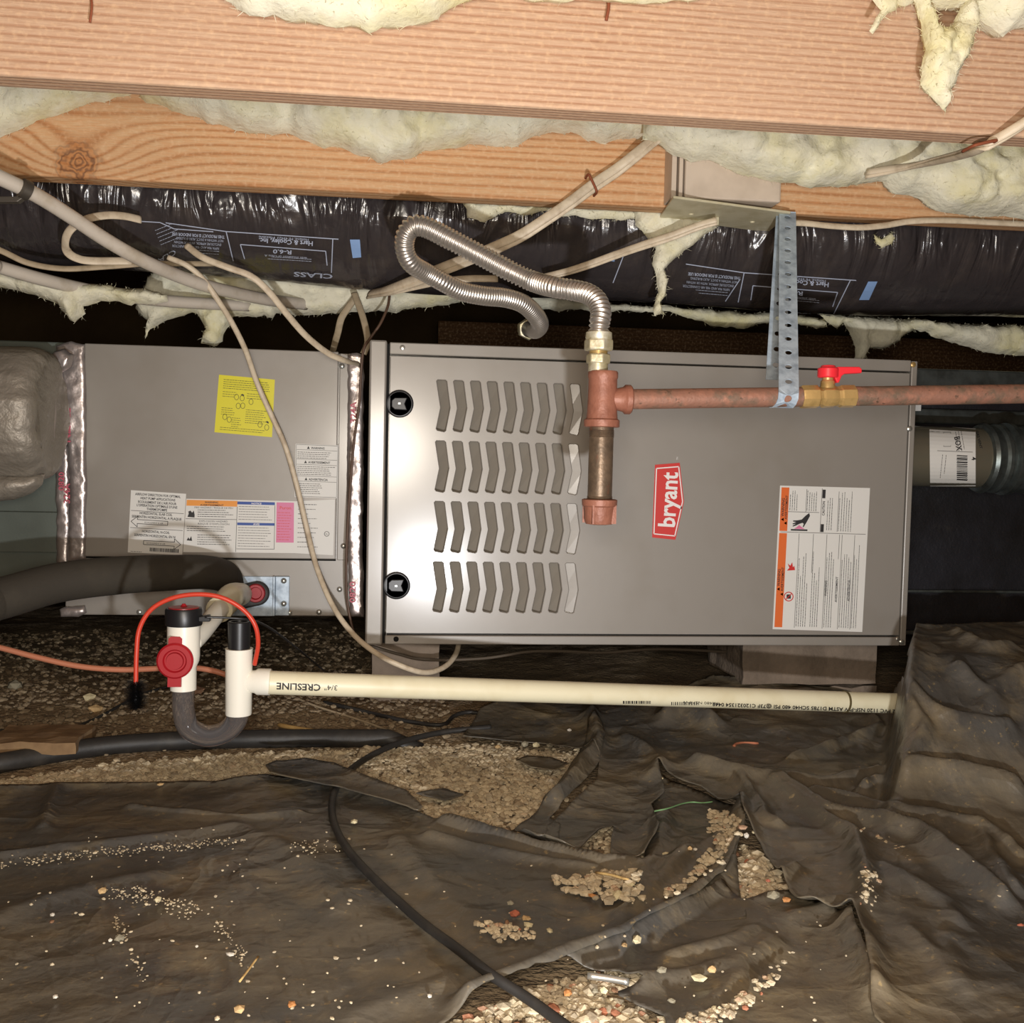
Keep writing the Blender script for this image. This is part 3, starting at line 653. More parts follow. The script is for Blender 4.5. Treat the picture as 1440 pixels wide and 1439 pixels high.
for a in [(337, 1423, 22, 'tan', 'largest tan stone chip at the bottom left of the plastic'), (410, 1416, 17, 'orange', 'angular orange-tan chip right of the largest tan chip'),
 (168, 1322, 14, 'grey', 'grey stone chip on the left sheet beside a tiny white one'), (155, 1324, 8, 'white', 'tiny white chip touching the grey chip on the left sheet'),
 (222, 1267, 12, 'pale', 'pale flat chip in the centre of the left sheet'), (144, 1255, 14, 'tan', 'long tan chip on the dust line of the left sheet'),
 (74, 1288, 9, 'white', 'small white chip above a brown one near the left edge'), (73, 1298, 9, 'brown', 'small brown chip near the left edge of the sheet'),
 (323, 1344, 11, 'white', 'white oblong chip left of the crossed twigs'), (78, 1403, 8, 'white', 'lone white chip in the bottom left corner'),
 (277, 1332, 6, 'white', 'tiny bright white chip below the centre of the left sheet'),
 (724, 1288, 19, 'red', 'reddish brown stone in the centre foreground'), (740, 1294, 14, 'tan', 'tan stone touching the right of the reddish stone'),
 (743, 1303, 13, 'pale', 'pale stone below the reddish stone cluster'), (713, 1300, 12, 'brown', 'dark red chip under the reddish stone'),
 (718, 1272, 12, 'grey', 'grey rounded pebble just above the reddish stone'), (773, 1311, 12, 'pale', 'pale oval pebble right of the reddish stone cluster'),
 (604, 1402, 8, 'white', 'round white pebble beside the black cable at the bottom'),
 (896, 1325, 20, 'pale', 'large pale stone right of the centre fold'), (878, 1331, 12, 'tan', 'small tan stone touching the large pale stone'),
 (798, 1399, 17, 'orange', 'rounded orange stone in the bottom gravel'), (836, 1396, 14, 'grey', 'first of the oval stones in a row at the bottom'),
 (849, 1396, 15, 'pale', 'light middle stone of the oval row at the bottom'), (864, 1395, 14, 'brown', 'brown stone ending the oval row at the bottom'),
 (930, 1367, 20, 'grey', 'grey-green round stone beside the pale wedge stone'), (984, 1379, 22, 'pale', 'pale wedge-shaped stone on the lower seam'),
 (1001, 1366, 15, 'tan', 'tan flat stone above the pale wedge stone'), (1004, 1420, 12, 'pale', 'triangular pale chip near the bottom edge'),
 (944, 1409, 12, 'grey', 'small grey pebble low on the seam'), (1088, 1262, 22, 'grey', 'large grey stone in the gravel slot'),
 (1106, 1268, 15, 'orange', 'orange stone right of the large grey stone'), (1050, 1177, 12, 'white', 'whitish pebble cluster stone above the gravel slot'),
 (1060, 1172, 8, 'pale', 'small pale pebble next to the whitish one'), (928, 1097, 12, 'pale', 'pale chip on the plastic below the drain pipe'),
 (936, 1203, 11, 'pale', 'pale pebble inside the curved folds'), (970, 1195, 9, 'tan', 'tan pebble in the curved folds'), (978, 1196, 8, 'white', 'white pebble beside the tan one in the folds'),
 (1080, 1240, 8, 'red', 'little red chip in the gravel slot'), (1436, 1304, 12, 'red', 'red chip at the far right edge'), (1262, 1325, 7, 'white', 'bright white speck stone on the right sheet'),
 (801, 1029, 9, 'white', 'white chip on the plastic behind the gravel patch'), (738, 1049, 15, 'grey', 'grey stone at the back edge of the gravel patch'),
 (754, 1050, 13, 'pale', 'pale stone between two grey ones at the gravel edge'), (773, 1051, 12, 'grey', 'grey angular stone right of the pale one at the gravel edge'),
 (700, 1052, 9, 'tan', 'small tan stone at the back of the gravel patch'), (869, 1262, 22, 'pale', 'pale flat stone below the spilled pebbles'), (833, 1262, 12, 'orange', 'orange stone in the spilled pebbles'),
 (887, 1246, 12, 'pale', 'pale stone at the right of the spilled pebbles'), (498, 1158, 14, 'pale', 'pale flat chip beside the cable loop'), (225, 1105, 9, 'tan', 'tan stone at the left gravel edge')]:
    stone(*a)
# ------------------------------------------------------------------ joists
J1 = wood('joist_wood_pink', (208, 176, 148), (168, 120, 90), 800, 1, dist=2.0, hue=(188, 146, 116))
kp = at(110, 228, 1.512)
J2 = wood('joist_wood_knotty', (218, 180, 138), (172, 114, 68), 520, 2, (kp[0], kp[1], kp[2], .026), 2.6, (214, 150, 98))
J3 = wood('joist_wood_shaded', (120, 88, 58), (90, 62, 40), 560, 3)  # wood colour darkened to stand for the deep shade behind duct and furnace
def joist(Y, label, m, z0=.80, th=.038, h=.235, x0=-2.6, x1=3.2):
    b = MB().box((x0, Y-th, z0), (x1, Y, z0+h)); o = b.build('floor_joist', m, None, bevel=.003, center=True); return setp(o, label, 'joist')
joist(1.15, 'front pinkish sawn joist running across the top of the view', J1)
joist(1.55, 'second orange joist with a large knot at its left end', J2)
joist(1.98, 'third joist behind the black flexible duct', J3)
setp(MB().box((.12, 2.9, .70), (3.2, 2.99, .80)).build('girder_beam', J3, None, bevel=.003, center=True), 'dim wooden beam in the dark behind the furnace', 'beam')
# ------------------------------------------------------------------ insulation
def batt(label, poly, Y, tf=.05, tb=.01, **k):
    o = pillow('insulation_batt', poly, Y, tf, tb, FIBER, None, **k)
    return setp(o, label, 'insulation', 'yellow fibreglass insulation')
batt('yellow fibreglass batt bulging between the first and second joists on the left', [(-70, 205), (0, 192), (60, 168), (110, 150), (165, 138), (196, 132), (205, 60), (-70, 50)], 1.505, .045, .004, seed=1, fib=900, step=.007)
batt('long yellow fibreglass batt sagging between the joists left of the white box', [(196, 140), (225, 150), (275, 168), (330, 183), (352, 190), (400, 190), (440, 203), (490, 210), (530, 228), (560, 226), (600, 214), (660, 203), (720, 206), (760, 190), (800, 188), (850, 200), (905, 196), (930, 196), (930, 60), (196, 50)], 1.505, .05, .004, seed=2, fib=2600, step=.007)
batt('yellow fibreglass batt over the white box and the right joist', [(905, 196), (925, 205), (950, 222), (1000, 230), (1060, 248), (1098, 258), (1140, 262), (1190, 264), (1238, 258), (1262, 272), (1300, 282), (1318, 296), (1350, 303), (1400, 306), (1500, 312), (1500, 120), (905, 100)], 1.45, .05, .03, seed=3, fib=2600, step=.007)
batt('fluffy insulation edge hanging over the top centre of the front joist', [(300, -205), (305, -4), (335, 14), (352, 22), (385, 22), (400, 26), (440, 30), (480, 38), (505, 36), (520, 42), (540, 36), (585, 34), (620, 20), (650, 6), (690, -8), (690, -205)], 1.075, .03, .034, seed=4, fib=1500, step=.006)
batt('insulation sliver along the top edge right of centre', [(690, -205), (700, -6), (780, 3), (840, -3), (900, 4), (960, 2), (1010, -4), (1010, -205)], 1.08, .02, .03, seed=5, fib=300, step=.006)
batt('insulation mass in the top right corner', [(1225, -205), (1240, -5), (1270, 8), (1290, 4), (1330, 12), (1362, 14), (1385, 34), (1410, 50), (1425, 38), (1500, 44), (1500, -205)], 1.07, .04, .038, seed=6, fib=1000, step=.006)
batt('long ragged insulation tuft dangling over the front joist at top right', [(1284, -10), (1290, 20), (1297, 50), (1302, 70), (1296, 95), (1294, 120), (1306, 135), (1316, 148), (1329, 157), (1336, 140), (1342, 112), (1352, 88), (1366, 62), (1376, 30), (1360, -5), (1345, 20), (1335, 40), (1318, 38), (1308, 10), (1300, -10)], 1.06, .018, .014, seed=7, fib=700, step=.004, ragged=.003, rim=.014, fl=.010)
batt('thin white insulation wisp left of the dangling tuft', [(1222, -6), (1232, 8), (1238, 14), (1230, 28), (1222, 44), (1227, 48), (1238, 30), (1246, 20), (1262, 14), (1262, -6)], 1.06, .007, .007, seed=8, fib=80, step=.003, ragged=.0015, rim=.006, nz=.002, fl=.01)
batt('ragged yellow insulation hanging under the duct at far left', [(-70, 372), (0, 378), (60, 392), (130, 402), (200, 408), (235, 414), (235, 425), (190, 428), (150, 422), (118, 428), (122, 440), (108, 452), (96, 446), (84, 428), (60, 420), (0, 404), (-70, 400)], 1.70, .03, .03, seed=9, fib=500, step=.006, rim=.02)
batt('ragged yellow insulation hanging under the duct left of the flex hose', [(235, 352), (300, 366), (370, 378), (430, 390), (500, 393), (560, 392), (620, 396), (680, 400), (725, 402), (715, 415), (660, 420), (620, 430), (560, 438), (500, 440), (470, 440), (430, 446), (390, 440), (384, 450), (370, 444), (330, 444), (318, 462), (315, 480), (300, 486), (284, 480), (290, 462), (280, 444), (262, 440), (235, 448), (218, 460), (202, 476), (208, 450), (190, 432), (200, 405)], 1.84, .03, .03, seed=10, fib=1600, step=.006, rim=.02)
batt('yellow insulation under the duct right of the flex hose', [(705, 400), (760, 415), (860, 428), (960, 432), (1040, 440), (1095, 442), (1160, 447), (1165, 460), (1150, 462), (1080, 452), (1045, 462), (1000, 458), (950, 440), (860, 438), (780, 436), (730, 428)], 1.95, .02, .02, seed=11, fib=500, step=.006, rim=.015)
batt('yellow insulation flap drooping behind the duct right of the strap', [(1150, 440), (1200, 445), (1290, 450), (1285, 462), (1262, 482), (1240, 490), (1222, 492), (1215, 506), (1200, 512), (1204, 490), (1196, 470), (1188, 454), (1176, 462), (1165, 455)], 1.95, .025, .02, seed=12, fib=500, step=.006, rim=.02)
batt('thick yellow insulation lobe under the duct at the right edge', [(1280, 450), (1360, 455), (1500, 462), (1500, 515), (1440, 500), (1400, 498), (1350, 486), (1310, 472), (1285, 462)], 1.93, .03, .03, seed=13, fib=500, step=.006, rim=.025)
batt('stringy insulation strand hanging over the duct left of the strap', [(890, 292), (960, 300), (1010, 318), (990, 330), (975, 345), (950, 362), (935, 378), (940, 395), (936, 415), (928, 425), (932, 440), (920, 444), (919, 434), (926, 412), (924, 392), (918, 370), (922, 350), (908, 330), (896, 318)], 1.57, .014, .012, seed=14, fib=700, step=.004, ragged=.002, rim=.012, fl=.009)
batt('strip of insulation peeking out below the second joist', [(650, 283), (720, 287), (800, 290), (870, 294), (925, 299), (922, 312), (885, 308), (840, 310), (805, 304), (760, 298), (700, 300), (680, 312), (655, 305)], 1.585, .012, .012, seed=15, fib=500, step=.005, rim=.015, fl=.01)
batt('tiny insulation tuft stuck on the duct right of the strap', [(1228, 330), (1240, 336), (1250, 330), (1256, 326), (1258, 336), (1250, 344), (1240, 348), (1232, 342)], 1.597, .004, .004, seed=16, fib=120, step=.003, ragged=.0015, rim=.006, nz=.001, fl=.008)
# ------------------------------------------------------------------ flexible duct
def duct_axis(x): return 1.725+.0*x, .828-.018*np.sin((x+.55)*1.8)*.6-.012*x
def duct_R(x, th):
    up = sm(-.3, .9, th)
    return .118+.0035*np.sin(x*9+1.3)+.0045*up*fbm(x*26, th*1.6, 0, 3, 41)+.0012*fbm(x*30, th*7, 0, 2, 44)
def duct_sdf(P):
    yc, zc = duct_axis(P[:, 0]); dy = -(P[:, 1]-yc); dz = P[:, 2]-zc; th = np.arctan2(dz, dy); return np.hypot(dy, dz)-duct_R(P[:, 0], th)
xs = np.arange(-1.3, 2.0, .0045); th = np.linspace(-math.pi, math.pi, 121)[:-1]
XX, TT = np.meshgrid(xs, th, indexing='ij'); yc, zc = duct_axis(XX); RR = duct_R(XX, TT)
V = np.stack([XX, yc-RR*np.cos(TT), zc+RR*np.sin(TT)], -1).reshape(-1, 3); n, m_ = XX.shape; i = np.arange(n*m_).reshape(n, m_); j = np.roll(i, -1, 1)
duct = MB().add(V, np.stack([i[:-1], j[:-1], j[1:], i[1:]], -1).reshape(-1, 4)).build('flexible_duct', FILM, None, smooth=True, center=True)
setp(duct, 'black plastic wrapped flexible air duct with white print running under the joists', 'duct')
dloc = duct.location.copy()
def dpart(pr):
    before = set(bpy.data.objects); pr.build(duct, {'duct_print': 'print', 'duct_print_blue': 'print_mark'})
    for o in set(bpy.data.objects)-before: o.location = -dloc
dp = Print(sdf_map(duct_sdf, .9, 1.2))
def strap_print(ox, oy, sx, sk=0):
    """one repeat of the duct's upside-down print, origin = top right corner of its frame; ang follows the duct"""
    A = 180+ (3.6 if ox < 800 else 5)
    q = lambda u, v: (ox-u+v*sk, oy+v-u*.062)
    L = lambda a, b, w=1.3: dp.line(q(*a), q(*b), w, DPRINT, .0022, 10)
    L((-4, 0), (150, -1)); L((0, 0), (-8, 0)); L((0, 0), (2, 48)); L((150, -1), (140, 40)); L((150, -1), (235, -8)); 
    L((10, 18), (130, 16)); L((10, 18), (8, 38)); L((130, 16), (124, 36))
    T = lambda s, u, v, h, w, bold=False: dp.text(s, *q(u, v), h, DPRINT, A, w, .0022, bold)
    T('Hart & Cooley, Inc.', 28, 5.5, 9, 76, True); T('Holland, MI 49423', 34, 2, 5, 44); T('Flexible', 82, 2, 5, 22)
    T('R-6.0', 58, 20, 8, 26, True); T('with insulation of Class A', 36, 28, 4, 60); T('CLASS', 0, 50, 9, 55, True)
    dp.lines(*q(30, 31), 70, 2, -3, DPRINT, A, .7, 3, lift=.0022)
    T('THIS PRODUCT IS FOR INDOOR USE', 152, 5, 6, 74, True)
    for k, s in enumerate(('NOT WITHIN A DUCT, ALSO BUILDING', 'ENCLOSURE APPROX. WITH OR WITHIN', 'NFPA 90A AND 90B AIR CONNECTOR')):
        T(s, 154+k*3, 11+k*5.5, 5, 66)
    dp.lines(*q(160, 28), 50, 2, -4, DPRINT, A, .7, 5, lift=.0022)
strap_print(468, 336, 1)
strap_print(1196, 394, 1, -.45)
dp.line((879, 354), (862, 398), 1.3, DPRINT, .0022, 8); dp.line((1040, 394), (1020, 424), 1.3, DPRINT, .0022, 6)
dp.text('CLASS', 245, 351, 10, DPRINT, 150, 40, .0022)
for a, b in (((192, 311), (225, 313)), ((225, 313), (245, 322)), ((245, 322), (300, 326))): dp.line(a, b, 1.3, DPRINT, .0022, 5)
for k in range(5): dp.lines(218+k*2, 324+k*5, 30, 1, 3, DPRINT, -22, .7, 50+k, lift=.0022)
dpart(dp)
for c4 in ([(492, 337), (506, 337), (508, 362), (496, 363)], [(1221, 396), (1234, 396), (1222, 422), (1208, 422)], [(852, 358), (868, 352), (864, 368), (849, 366)]):
    dp = Print(sdf_map(duct_sdf, .9, 1.2)); dp.quadgrid(c4, DBLUE, .0022, 3, 4); dpart(dp)
# ------------------------------------------------------------------ furnace
YF = 1.65
fl = at(520, 481, YF); x0, x1, zb, zt = -.035, .842, .145, .609
fur = thing('furnace', 'wide grey metal furnace lying on its side with louvered front door', 'furnace', (.40, 1.9, zb))
cas = MB(); cas.box((x0+.028, YF+.030, zb+.004), (x1-.004, 2.34, zt-.003)); cas.build('casing', PAINT, fur, bevel=.002)
MB().box((x0, YF-.012, zb), (x0+.026, YF+.06, zt+.002)).build('end_flange', PAINT, fur, bevel=.003)
MB().box((x0+.030, YF-.004, zt-.018), (x1-.012, YF+.05, zt)).build('top_rail', PAINT, fur, bevel=.0015)
MB().box((x0+.030, YF-.004, zb), (x1-.012, YF+.05, zb+.014)).build('bottom_rail', PAINT, fur, bevel=.0015)
MB().box((x1-.010, YF-.002, zb), (x1, YF+.06, zt-.001)).build('side_rail', PAINT, fur, bevel=.0015)
MB().box((x0+.0262, YF+.002, zb+.001), (x0+.0298, YF+.02, zt-.002)).build('seam', DARKGAP, fur)
# door with louver slots
dx0, dx1, dz0, dz1 = x0+.032, x1-.012, zb+.017, zt-.021
yd = YF
s0 = [(613.9, 534.3), (628, 534.8), (632.8, 573.4), (626.2, 607.6), (613.2, 604.8), (619.8, 573.4)]
slot0 = ats(s0, yd)[:, [0, 2]]
a1 = at(613.9, 534.3, yd); a9 = at(801.5, 541, yd); b4 = at(609, 790, yd)
sxp = (a9[0]-a1[0])/8; szp = (a1[2]-b4[2])/3; ssx = (b4[0]-a1[0])/3
slots = []
for r_ in range(4):
    for c_ in range(9):
        s = slot0+np.array([c_*sxp+r_*ssx*0, -r_*szp]); slots.append(s)
def chamfer(poly, t):
    out = []; n = len(poly)
    for i in range(n):
        a, p, b = poly[i-1], poly[i], poly[(i+1) % n]; u = (a-p)/np.linalg.norm(a-p); v = (b-p)/np.linalg.norm(b-p)
        if i in (0, 1, 3, 4): out += [p+u*t, p+v*t]
        else: out.append(p)
    return np.array(out)
def grow(poly, d):
    c = poly; n = len(c); out = []
    for i in range(n):
        a, p, b = c[i-1], c[i], c[(i+1) % n]; e1 = p-a; e2 = b-p
        n1 = np.array([e1[1], -e1[0]])/np.linalg.norm(e1); n2 = np.array([e2[1], -e2[0]])/np.linalg.norm(e2); m_ = n1+n2; m_ /= np.linalg.norm(m_); out.append(p-m_*d/max(.5, m_@n1))
    return np.array(out)
sl = [chamfer(s, .002) for s in slots]
outer = np.array([(dx0, dz0), (dx1, dz0), (dx1, dz1), (dx0, dz1)])
pts = list(outer); edges = [(0, 1), (1, 2), (2, 3), (3, 0)]; big = [grow(s, .0010) for s in sl]
for s in big:
    k = len(pts); pts += list(s); edges += [(k+i, k+(i+1) % len(s)) for i in range(len(s))]
vs, _, fs, *_ = delaunay_2d_cdt([Vector(p) for p in pts], edges, [], 1, 1e-7)
P2d = np.array([(v.x, v.y) for v in vs]); tri = []
for f in fs:
    c = P2d[list(f)].mean(0)
    if not any(inside(s, np.array([c[0]]), np.array([c[1]]))[0] for s in big): tri.append(tuple(f)[::-1])
door = MB(); door.add(np.column_stack([P2d[:, 0], np.full(len(P2d), yd), P2d[:, 1]]), tri)
lip = .0035
for s, g_ in zip(sl, big):
    n = len(s); A = [(p[0], yd, p[1]) for p in g_]; B = [(p[0], yd+.0008, p[1]) for p in s]; C = [(p[0], yd+.011, p[1]) for p in s]
    door.add(A+B+C, [(i, (i+1) % n, (i+1) % n+n, i+n) for i in range(n)]+[(i+n, (i+1) % n+n, (i+1) % n+2*n, i+2*n) for i in range(n)])
o4 = [(p[0], yd, p[1]) for p in outer]; o5 = [(p[0], yd+.014, p[1]) for p in outer]
door.add(o4+o5, [(i, (i+1) % 4, (i+1) % 4+4, i+4) for i in range(4)])
dr = door.build('door', PAINT, fur)
# louver blades behind every slot, leaning back towards the left edge
for k, s in enumerate(slots):
    c9 = k % 9 == 8
    xl = s[:, 0].min()-.003; xr = s[:, 0].max()+.003; z0_ = s[:, 1].min()-.004; z1_ = s[:, 1].max()+.004; zm = s[2, 1]
    dl, drr = (.009, .003) if c9 else (.024, .0075)
    m5 = (s[:, 0].min()+.006)
    b = MB(); b.add([(xl, yd+dl, z0_), (xr, yd+drr, z0_), (xr+.0, yd+drr, zm), (xr, yd+drr, z1_), (xl, yd+dl, z1_), (xl+.004, yd+dl, zm)], [(0, 1, 2, 5), (5, 2, 3, 4)])
    b.build('louver', PAINT_IN if not c9 else PAINT, dr)
for (px, py) in ((562, 568), (557.5, 823.5)):
    c = at(px, py, yd); r = 19.3*YF/FPX
    lb = MB().lathe([(0, r), (.003, r), (.004, r*.94), (.004, r*.86), (-.004, r*.80), (-.004, 0)], c, (0, -1, 0), 40).build('door_latch', BLACKP, fur, smooth=40)
    s = r*.52
    MB().prism([c+np.array([a*s, .002, b_*s*.9]) for a, b_ in ((-1.15, -.5), (-.7, -.95), (1.1, -1), (.75, 0), (1.1, 1), (-.7, .95), (-1.15, .5))], (0, -.006, 0)).build('latch_handle', BLACKP, lb, bevel=.0015)
    MB().box(c+np.array([-r*.1, -.0095, -r*.05]), c+np.array([r*.05, -.007, r*.07])).build('latch_slot', ZINC, lb)
for (px, py, YY) in ((566, 489, YF-.004), (557, 899, YF-.004)):
    c = at(px, py, YY); MB().lathe([(0, .0042), (.0012, .004), (.002, .002), (.002, 0)], c, (0, -1, 0), 16).build('screw', ZINC if py < 600 else DARKGAP, fur, smooth=40)
for (px, py, YY) in ((1284, 513, YF-.002), (1262, 899, YF-.002), (1268, 903, YF-.002), (1279, 603, YF-.002)):
    c = at(px, py, YY); MB().lathe([(0, .0045), (.0015, .0042), (.0028, .002), (.0028, 0)], c, (0, -1, 0), 16).build('screw', BRASS if py < 550 else ZINC, fur, smooth=40)
MB().box(at(870, 492, 1.8)*[1, 1, 0]+[0, 0, zt], at(1010, 492, 1.80)*[1, 1, 0]+[0, .22, zt+.004]).build('top_flap', GALVD, fur)
# badge
bp = [(921.2, 653.8), (955.9, 651), (961.9, 705.7), (949.8, 759.3), (917.2, 756)]
bc = np.mean(bp, 0)
badge = MB().prism(ats(bp, yd-.0012), (0, .0012, 0)).build('badge', REDI, fur); badge['label'] = 'red hexagonal badge with white lettering'
pr = Print(plane_map(yd-.0012)); inn = [tuple(bc+(np.array(p)-bc)*.90) for p in bp]
for i in range(5): pr.line(inn[i], inn[(i+1) % 5], 1.5, WHITEI)
pr.text('bryant', 948.5, 741.5, 33.5, WHITEI, -86.5, 77, bold=True)
pr.text('TM', 953.5, 647, 3.2, WHITEI, -88)
pr.build(badge, {'ink_white': 'lettering'})
# furnace warning label
wc = [(1097, 683), (1223.5, 686.5), (1212.5, 889), (1086.5, 885)]
wl = label_plate('warning_label', wc, yd-.0002, PAPER, fur); wl['label'] = 'white warning label with orange stripe and tiny sideways print'
S = lambda u, v: subdir(wc, u, v); pr = Print(plane_map(yd-.0006))
def region(c, u0, v0, u1, v1): return [subdir(c, u0, v0), subdir(c, u1, v0), subdir(c, u1, v1), subdir(c, u0, v1)]
pr.poly(region(wc, .018, .012, .105, .315), ORANGE); pr.poly(region(wc, .018, .33, .105, .985), ORANGE)
for a, b in (((.03, .322), (.98, .322)), ((.47, .012), (.47, .315)), ((.55, .33), (.55, .985)), ((.105, .18), (.45, .18)), ((.66, .03), (.66, .31)), ((.30, .02), (.30, .18)), ((.24, .33), (.24, .985)), ((.40, .33), (.40, .60)), ((.69, .33), (.69, .50)), ((.72, .33), (.72, .985)), ((.86, .33), (.86, .985))):
    pr.line(S(*a), S(*b), .7, INKG)
pr.poly(region(wc, .475, .02, .51, .08), INK); pr.poly(region(wc, .475, .26, .51, .315), INK)
V_ = -87.2
def vt(s, u, v, h, w=None, m=INK, b=False): pr.text(s, *S(u, v), h, m, V_, w, bold=b)
vt('WARNING', .06, .215, 5.5, 26, b=True); vt('AVERTISSEMENT', .095, .235, 4.6, 34, b=True); vt('WARNING', .055, .70, 5.5, 24, b=True); vt('AVERTISSEMENT', .095, .735, 5, 34, b=True)
for u, v in ((.06, .235), (.095, .26), (.055, .72), (.095, .755)):
    p = np.array(S(u, v)); pr.poly([p+[-4, 0], p+[0, -2.4], p+[0, 2.4]], INK)
vt('CAUTION', .51, .20, 5, 20, b=True); vt('WARNING', .58, .76, 4.5, 22, b=True); vt('AVERTISSEMENT', .70, .80, 4.5, 36, b=True); vt('ADVERTENCIA', .84, .79, 4.5, 30, b=True)
def vl(u, v, w, n, du=3.1, seed=0, fill=(.75, 1)):
    x, y = S(u, v); pr.lines(x, y, w, n, du, INK, V_, .75, seed, fill=fill)
vl(.12, .17, 29, 4, seed=1); vl(.31, .17, 29, 5, seed=2); vl(.54, .30, 52, 3, seed=3); vl(.67, .305, 57, 6, 3.4, seed=4)
vl(.255, .975, 118, 5, seed=5, fill=(.5, 1)); vl(.41, .975, 118, 4, seed=6, fill=(.5, 1)); vl(.565, .975, 118, 4, seed=7); vl(.735, .975, 118, 5, seed=8); vl(.87, .975, 118, 3, seed=9)
# burn pictogram: hand over hot surface
def px(u, v): return S(u, v)
pr.poly([px(.145, .300), px(.33, .300), px(.33, .311), px(.145, .311)], INK)
hand = [(.34, .185), (.35, .205), (.32, .245), (.285, .285), (.275, .283), (.285, .262), (.27, .255), (.24, .262), (.20, .275), (.165, .283), (.162, .277), (.20, .262), (.165, .268), (.160, .262), (.20, .25), (.165, .248), (.165, .24), (.215, .238), (.26, .232), (.30, .205)]
pr.poly([px(*p) for p in hand], INK)
pr.poly([px(.18, .298), px(.21, .285), px(.235, .270), px(.265, .285), (px(.30, .298))], PINK)
pr.poly([px(.125, .59), px(.215, .585), px(.205, .555), px(.19, .565), px(.18, .53), px(.16, .555), px(.13, .54), px(.15, .57)], REDI)
c0 = np.array(px(.16, .77))
for i in range(20):
    t = i/20*6.283; t2 = (i+1)/20*6.283; pr.line(c0+6.2*np.array([math.cos(t), math.sin(t)]), c0+6.2*np.array([math.cos(t2), math.sin(t2)]), 1.3, REDI)
pr.poly([c0+[-3, -3], c0+[3, -3], c0+[3, 3], c0+[-3, 3]], INK); pr.line(c0+[-4.5, 4.5], c0+[4.5, -4.5], 1.1, REDI, .0004)
pr.build(wl)
# ------------------------------------------------------------------ coil cabinet
YC = 1.80
cl = thing('coil_cabinet', 'grey metal evaporator coil cabinet left of the furnace covered in labels', 'cabinet', (-.28, 2.0, .16))
q = lambda x, y, Y=YC: at(x, y, Y)
cx0, cx1 = q(92, 600)[0], q(500, 600)[0]; cz1 = .603; cz0 = q(300, 866)[2]
MB().box((cx0, YC, cz0), (cx1, 2.34, cz1)).build('casing', PAINT, cl, bevel=.002)
pz0 = q(300, 784)[2]; px1 = q(474.5, 640)[0]; px0_ = q(121, 600)[0]
MB().box((px0_, YC-.010, pz0), (px1, YC-.0005, cz1+.002)).build('access_panel', PAINT, cl, bevel=.0015)
MB().box((px1+.002, YC-.004, pz0-.002), (q(489, 640)[0], YC-.0005, cz1)).build('edge_flange', PAINT, cl, bevel=.001)
MB().box((px0_, YC-.0015, pz0-.0035), (px1, YC-.0004, pz0-.0005)).build('seam', DARKGAP, cl)
for a in ((481, 515, YC-.004), (483, 768, YC-.004), (477.5, 829, YC), (448.5, 861, YC), (407, 862, YC), (196, 861, YC)):
    MB().lathe([(0, .0048), (.0012, .0046), (.003, .002), (.003, 0)], q(a[0], a[1], a[2]), (0, -1, 0), 16).build('screw', ZINC, cl, smooth=40)
YP = YC-.0102
yc_ = [(308, 527), (386.5, 534), (382.5, 615), (301.5, 608)]
yl = label_plate('instruction_label', yc_, YP, YPAPER, cl); yl['label'] = 'bright yellow instruction label'
pr = Print(plane_map(YP-.0004)); ya = 4.6
S = lambda u, v: subdir(yc_, u, v)
pr.lines(*S(.09, .07), 66, 5, 3.0, YINK, ya, .9, 11, fill=(.9, 1)); pr.lines(*S(.09, .28), 22, 3, 3.2, YINK, ya, .8, 12); pr.lines(*S(.52, .28), 30, 3, 3.2, YINK, ya, .8, 13)
pr.lines(*S(.09, .56), 20, 4, 3, YINK, ya, .8, 14); pr.lines(*S(.52, .56), 32, 7, 3, YINK, ya, .8, 15); pr.lines(*S(.28, .72), 14, 5, 3, YINK, ya, .8, 16); pr.lines(*S(.09, .9), 66, 2, 3, YINK, ya, .8, 17, fill=(.9, 1))
for (u, v) in ((.34, .36), (.44, .37), (.38, .51), (.46, .5), (.60, .42), (.16, .72), (.24, .76), (.78, .80), (.90, .84)):
    c0 = np.array(S(u, v))
    for i in range(12):
        t = i/12*6.283; t2 = (i+1)/12*6.283; pr.line(c0+[3*math.cos(t), 4*math.sin(t)], c0+[3*math.cos(t2), 4*math.sin(t2)], .8, YINK)
for (u, v) in ((.44, .315), (.90, .745)):
    c0 = np.array(S(u, v)); pr.poly([c0+[-2.5, 0], c0+[0, -1.6], c0+[2.5, 0], c0+[2, 2.4]], INK)
pr.build(yl)
ac = [(184.2, 689.4), (261.7, 694.6), (256.2, 781), (179.6, 776.9)]
al = label_plate('airflow_label', ac, YP-.0001, PAPER, cl); al['label'] = 'white airflow direction label with two arrows'
pr = Print(plane_map(YP-.0005)); S = lambda u, v: subdir(ac, u, v); aa = 3.7
for s, u, v, w in (('AIRFLOW DIRECTION FOR OPTIMAL', .08, .075, 64), ('HEAT PUMP APPLICATIONS', .18, .135, 49), ("ECOULEMENT DE L'AIR POUR", .14, .195, 54), ("L'OPERATION OPTIMALE D'UNE", .12, .25, 57), ('THERMOPOMPE', .30, .305, 29), ('HORIZONTAL SLAB COIL', .18, .375, 46), ('SERPENTIN HORIZONTAL A PLAQUE', .04, .435, 70), ('HORIZONTAL N-COIL', .24, .665, 39), ('SERPENTIN HORIZONTAL EN N', .10, .73, 58)):
    pr.text(s, *S(u, v), 4.8, INK, aa, w, bold=True)
for v in (.325, .60): pr.line(S(.02, v), S(.98, v), .6, INK)
